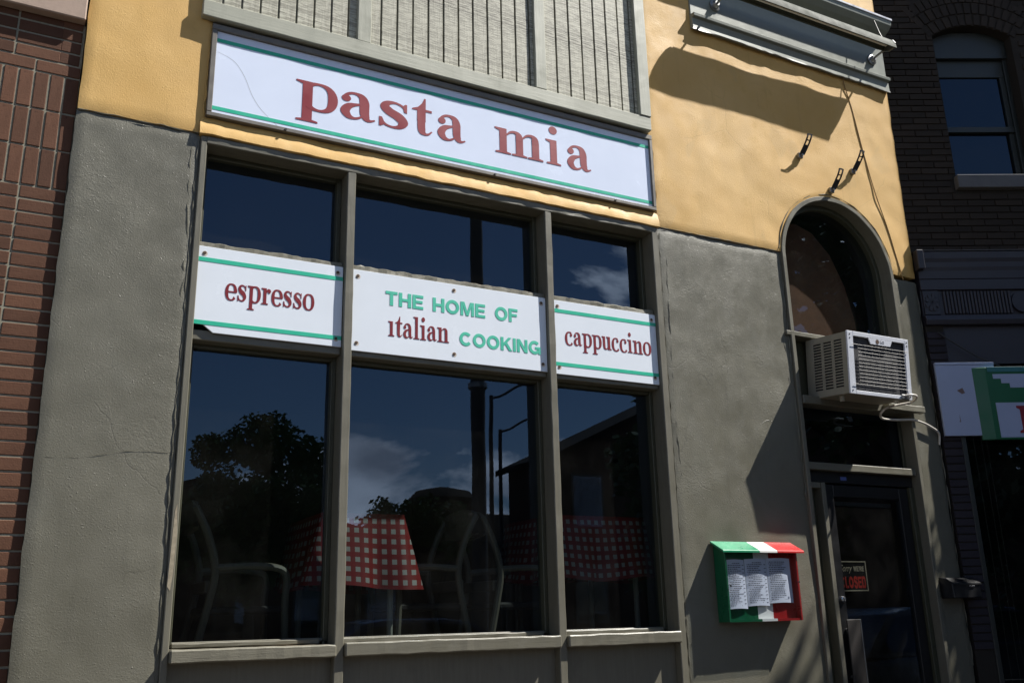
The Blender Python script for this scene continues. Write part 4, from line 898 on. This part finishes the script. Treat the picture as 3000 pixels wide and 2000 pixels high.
table(1.445, 1.895, .27, .90, 1.842, 'dining table behind the middle pane under a checked cloth', 'red and white checked tablecloth behind the middle pane')
table(2.93, 3.60, .42, 1.05, 1.885, 'dining table behind the right pane under a checked cloth', 'red and white checked tablecloth behind the right pane')
def chair(x, y, s_, label):
    """moulded chair; s_ = +1 faces +x. x is the near back post's top"""
    t = thing('plastic_chair', label, 'chair', (x, y, .93), 'cream plastic chairs behind the glass')
    post = lambda yy: cr([(x-.02*s_, yy, 1.86), (x+.05*s_, yy, 1.72), (x+.095*s_, yy, 1.55), (x+.07*s_, yy, 1.38), (x+.02*s_, yy, 1.15), (x-.02*s_, yy, .93)], 5)
    for yy in (y, y+.44): MB().tube(post(yy), [.020]*26, 8).build('back_post', M_plastic, t, 0, True)
    b = MB(); n = 10
    for i in range(n):
        pp = []
        for q in (i, i+1):
            a = pi*q/n; yy = y+.22-.22*cos(a); zt = 1.86+.05*sin(a); zb_ = 1.80-.02*sin(a); xx = x-.02*s_
            pp.append([(xx-.012, yy, zt), (xx+.012, yy, zt), (xx+.022, yy, zb_-.04), (xx-.002, yy, zb_-.04)])
        b.add(pp[0]+pp[1], [(0, 1, 5, 4), (1, 2, 6, 5), (2, 3, 7, 6), (3, 0, 4, 7)])
    b.build('top_rail', M_plastic, t, 0, True)
    MB().box(min(x+.06*s_, x+.46*s_), max(x+.06*s_, x+.46*s_), y-.005, y+.445, 1.335, 1.375).build('seat', M_seat, t, .012)
    box('lower_rail', x+.065*s_-.012, x+.065*s_+.012, y+.018, y+.422, 1.44, 1.50, M_plastic, t, .005)
    for yy in (y, y+.44):
        MB().tube(cr([(x+.09*s_, yy, 1.56), (x+.28*s_, yy, 1.57), (x+.42*s_, yy, 1.555), (x+.455*s_, yy, 1.50), (x+.45*s_, yy, 1.37), (x+.47*s_, yy, .93)], 5), .019, 8).build('arm_and_leg', M_plastic, t, 0, True)
chair(.83, .33, 1, 'cream plastic chair behind the left pane')
chair(2.36, .36, -1, 'cream plastic chair turned to the table behind the middle pane')
chair(2.47, .42, 1, 'cream plastic chair back to back with another, nearer the right pane')

# ================================================================== across the street (seen in the glass)
def tree(x, y, h, cr_, label, trunk_h, n=5200, leaf=.16, seed=1, zsq=1.0, lean=(0, 0)):
    random.seed(seed); t = thing('street_tree', label, 'tree', (x, y, -.05)); b = MB()
    top = h-cr_*zsq
    b.tube([(x, y, -.1), (x+.05, y, trunk_h*.5), (x, y+.05, trunk_h), (x+lean[0]*.5, y, top)], [h*.028, h*.022, h*.018, h*.008], 9)
    cl = []
    for i in range(44):
        while True:
            v = Vector((random.uniform(-1, 1), random.uniform(-1, 1), random.uniform(-1, 1)))
            if v.length < 1: break
        v = v.normalized()*(v.length**.5)*.78; c_ = Vector((x+lean[0]+v.x*cr_, y+lean[1]+v.y*cr_, top+v.z*cr_*zsq)); cl.append((c_, cr_*random.uniform(.16, .36)))
        if i < 12: s_ = Vector((x, y, trunk_h*random.uniform(.75, 1.1))); mid = (s_+c_)/2+Vector((0, 0, .3)); b.tube([s_, mid, c_], [h*.009, h*.005, h*.002], 6)
    b.build('trunk', M_bark, t, 0, True)
    vs_ = []; fs = []
    for i in range(n):
        c_, rr_ = random.choice(cl); d = Vector((random.gauss(0, 1), random.gauss(0, 1), random.gauss(0, 1))).normalized()*rr_*random.random()**.4
        p = c_+d; a = Vector((random.gauss(0, 1), random.gauss(0, 1), random.gauss(0, .6))).normalized(); e = a.orthogonal().normalized(); s_ = leaf*random.uniform(.6, 1.2); k_ = len(vs_)
        vs_ += [p-a*s_*.5, p+e*s_*.28, p+a*s_*.5, p-e*s_*.28]; fs.append((k_, k_+1, k_+2, k_+3))
    MB().add(vs_, fs).build('crown', M_leaf, t)
tree(5.75, -21.0, 6.9, 2.6, 'leafy street tree across the road, mirrored in the left pane', 1.6, 26000, .17, 3, 1.0)
tree(17.5, -42, 7.6, 2.6, 'small bushy tree far across the road, left of the round-roofed block', 2.2, 3000, .35, 5, .9)
tree(20.5, -43, 8.0, 2.2, 'small bushy tree far across the road, right next to the round-roofed block', 2.2, 3000, .35, 6, 1.0)
tree(9.32, -2.65, 7.5, 1.3, 'street tree on the near pavement to the right, shading the door', 3.6, 2600, .15, 9, 1.0, (.0, .0))
tree(7.45, -3.75, 4.5, 1.6, 'low leafy tree at the near kerb to the right', 1.9, 7000, .17, 12, 1.15)
tree(13.2, -5.6, 10.8, 3.3, 'tall street tree on the near pavement, farther to the right', 2.6, 9000, .30, 10, 1.15)
def pole(x, y, h, r_, label, arm=None):
    t = thing('utility_pole' if arm is None else 'street_lamp', label, 'pole' if arm is None else 'street lamp', (x, y, -.05))
    MB().tube([(x, y, -.1), (x, y, h*.5), (x, y, h)], [r_*1.15, r_, r_*.85], 12).build('shaft', M_pole, t, 0, True)
    if arm:
        MB().tube(cr([(x, y, h-.1), (x+arm*.3, y, h+.05), (x+arm*.7, y, h+.45), (x+arm, y, h+.6)], 5), .05, 6).build('arm', M_pole, t, 0, True)
        box('lamp_head', x+arm-.1, x+arm+.5, y-.12, y+.12, h+.52, h+.68, M_pole, t, .03)
    else:
        for z in (h*.55,): MB().tube([(x, y, z), (x, y, z+.12)], r_*1.3, 12).build('collar', M_galv, t)
pole(9.15, -14, 11.5, .165, 'thick dark utility pole across the road')
pole(15.5, -26, 9.3, .09, 'slim street lamp with a curved arm, the taller looking of two', 1.6)
pole(18.2, -30.5, 9.0, .09, 'slim street lamp with a curved arm, farther of two', 1.6)
def house(name, label, x0, x1, y0, y1, eave, ridge, m, wins, gable_x=True, seed=1):
    t = thing(name, label, 'building', ((x0+x1)/2, y1, -.1)); xm = (x0+x1)/2
    w = MB(); w.prism([(x0, -.1), (x1, -.1), (x1, eave), (xm, ridge), (x0, eave)], y0, y1).build('wall', m, t)
    rf = MB(); e = .35
    for s_ in (-1, 1):
        xe = x0-e if s_ < 0 else x1+e; ze = eave-e*(ridge-eave)/(xm-x0)
        rf.prism([(xe, ze+.02), (xm, ridge+.02), (xm, ridge+.22), (xe, ze+.22)], y0-.3, y1+.3)
    rf.build('roof', M_roofd, t)
    for (a, c_, z0, z1) in wins:
        f_ = box('window', a, c_, y1+.002, y1+.06, z0, z1, M_dkfr, t, .01); pane('pane', a+.09, c_-.09, y1+.061, y1+.07, z0+.09, z1-.09, M_glassd, f_, 0)
    return t
house('gabled_house', 'big dark brick house with a gabled roof across the road', 14.9, 29, -23.5, -20, 6.0, 9.3, M_opbr, [(15.2+2.6*i, 16.4+2.6*i, z, z+1.7) for i in range(4) for z in (1.0, 3.8)])
house('terrace_house', 'long low brick house across the road, left of the tree', -24, -4, -36, -22, 4.4, 7.5, M_opbr2, [(-22+2.7*i, -20.8+2.7*i, 1.0, 2.8) for i in range(6)])
house('low_house', 'long low brick house across the road, behind the leafy tree', -3, 13.5, -36, -27, 3.4, 5.6, M_opbr, [(-1.5+2.5*i, -.3+2.5*i, .9, 2.4) for i in range(6)])
t = thing('round_roof_block', 'distant brick block with a round cupola on its roof', 'building', (23, -48, -.1))
box('wall', 21.0, 30, -58, -47, -.1, 7.3, M_opbr2, t, .05); MB().tube([(24, -50, 7.3), (24, -50, 8.4), (24, -50, 8.9), (24, -50, 9.2)], [2.2, 2.2, 1.7, .4], 20).build('cupola', M_roofd, t, 0, True)
for i in range(4): box('window', 21.6+2.1*i, 22.8+2.1*i, -46.99, -46.93, 3.6, 5.6, M_dkfr, t, 0)
def car(x, y, m, label, L=4.4, flip=1):
    t = thing('parked_car', label, 'car', (x, y, -.15)); z0 = -.15
    low = [(-.5, .30), (-.5, .62), (-.44, .78), (-.27, .86), (-.24, .87), (.24, .89), (.40, .88), (.47, .80), (.5, .62), (.5, .30)]
    b = MB(); secs = [(-.88, .93), (-.84, 1.0), (.84, 1.0), (.88, .93)]; n = len(low); vs_ = []; fs = []
    for yy, k_ in secs:
        for px, pz in low: vs_.append((x+flip*px*L*(1 if abs(yy) < .86 else .985), y+yy, z0+.30+(pz-.30)*(1 if abs(yy) < .86 else .94)))
    for i in range(3):
        for q in range(n): fs.append((i*n+q, i*n+(q+1) % n, (i+1)*n+(q+1) % n, (i+1)*n+q))
    fs += [tuple(range(n)), tuple(range(4*n-1, 3*n-1, -1))]
    b.add(vs_, fs); b.build('body', m, t, .03, True, 2)
    cab = [(-.36, .86), (-.22, 1.36), (-.10, 1.44), (.12, 1.44), (.22, 1.38), (.37, .88)]; vs_ = []; n = len(cab)
    for yy, top in ((-.82, 0), (.82, 0)):
        for px, pz in cab: vs_.append((x+flip*px*L, y+yy*(1-(pz-.86)*.30), z0+pz))
    MB().add(vs_, [tuple(range(n)), tuple(range(2*n-1, n-1, -1))]+[(i, (i+1) % n, (i+1) % n+n, i+n) for i in range(n)]).build('cabin', m, t, .04, True, 2)
    for s_ in (-1, 1):
        for pl in ([(-.30, .92), (-.205, 1.32), (-.02, 1.38), (-.02, .92)], [(.0, .92), (.0, 1.38), (.19, 1.32), (.30, .92)]):
            vs_ = [(x+flip*px*L, y+s_*(.825*(1-(pz-.86)*.30)+.004), z0+pz) for px, pz in pl]; vs_ += [(a, c_-s_*.03, d) for a, c_, d in vs_]
            MB().add(vs_, [(0, 1, 2, 3), (7, 6, 5, 4), (0, 4, 5, 1), (1, 5, 6, 2), (2, 6, 7, 3), (3, 7, 4, 0)]).build('side_window', M_glassd, t)
        for px in (-.31, .31):
            w = MB().tube([(x+px*L, y+s_*.66, z0+.32), (x+px*L, y+s_*.87, z0+.32)], .32, 20).build('wheel', M_tyre, t); MB().tube([(x+px*L, y+s_*.86, z0+.32), (x+px*L, y+s_*.885, z0+.32)], .2, 16).build('rim', M_galv, w)
        box('headlight', x+flip*.47*L-.08, x+flip*.47*L+.06, y+s_*.62-.14, y+s_*.62+.14, z0+.64, z0+.76, M_bwhite, t, .02)
house('long_house', 'long dark brick house across the road, right of the gabled one', 30.5, 64, -34, -20, 8.5, 13, M_opbr, [(32+3*i, 33.4+3*i, z, z+1.9) for i in range(9) for z in (1.0, 4.6)])
car(10.6, -4.35, M_carg, 'grey car parked at the near kerb to the right', 4.4, 1)
car(6.2, -10.9, M_carb, 'dark blue car parked across the road, nearer the pole', 4.5, -1)
car(14.5, -10.9, M_carb, 'dark blue car parked across the road, farther right', 4.5, 1)
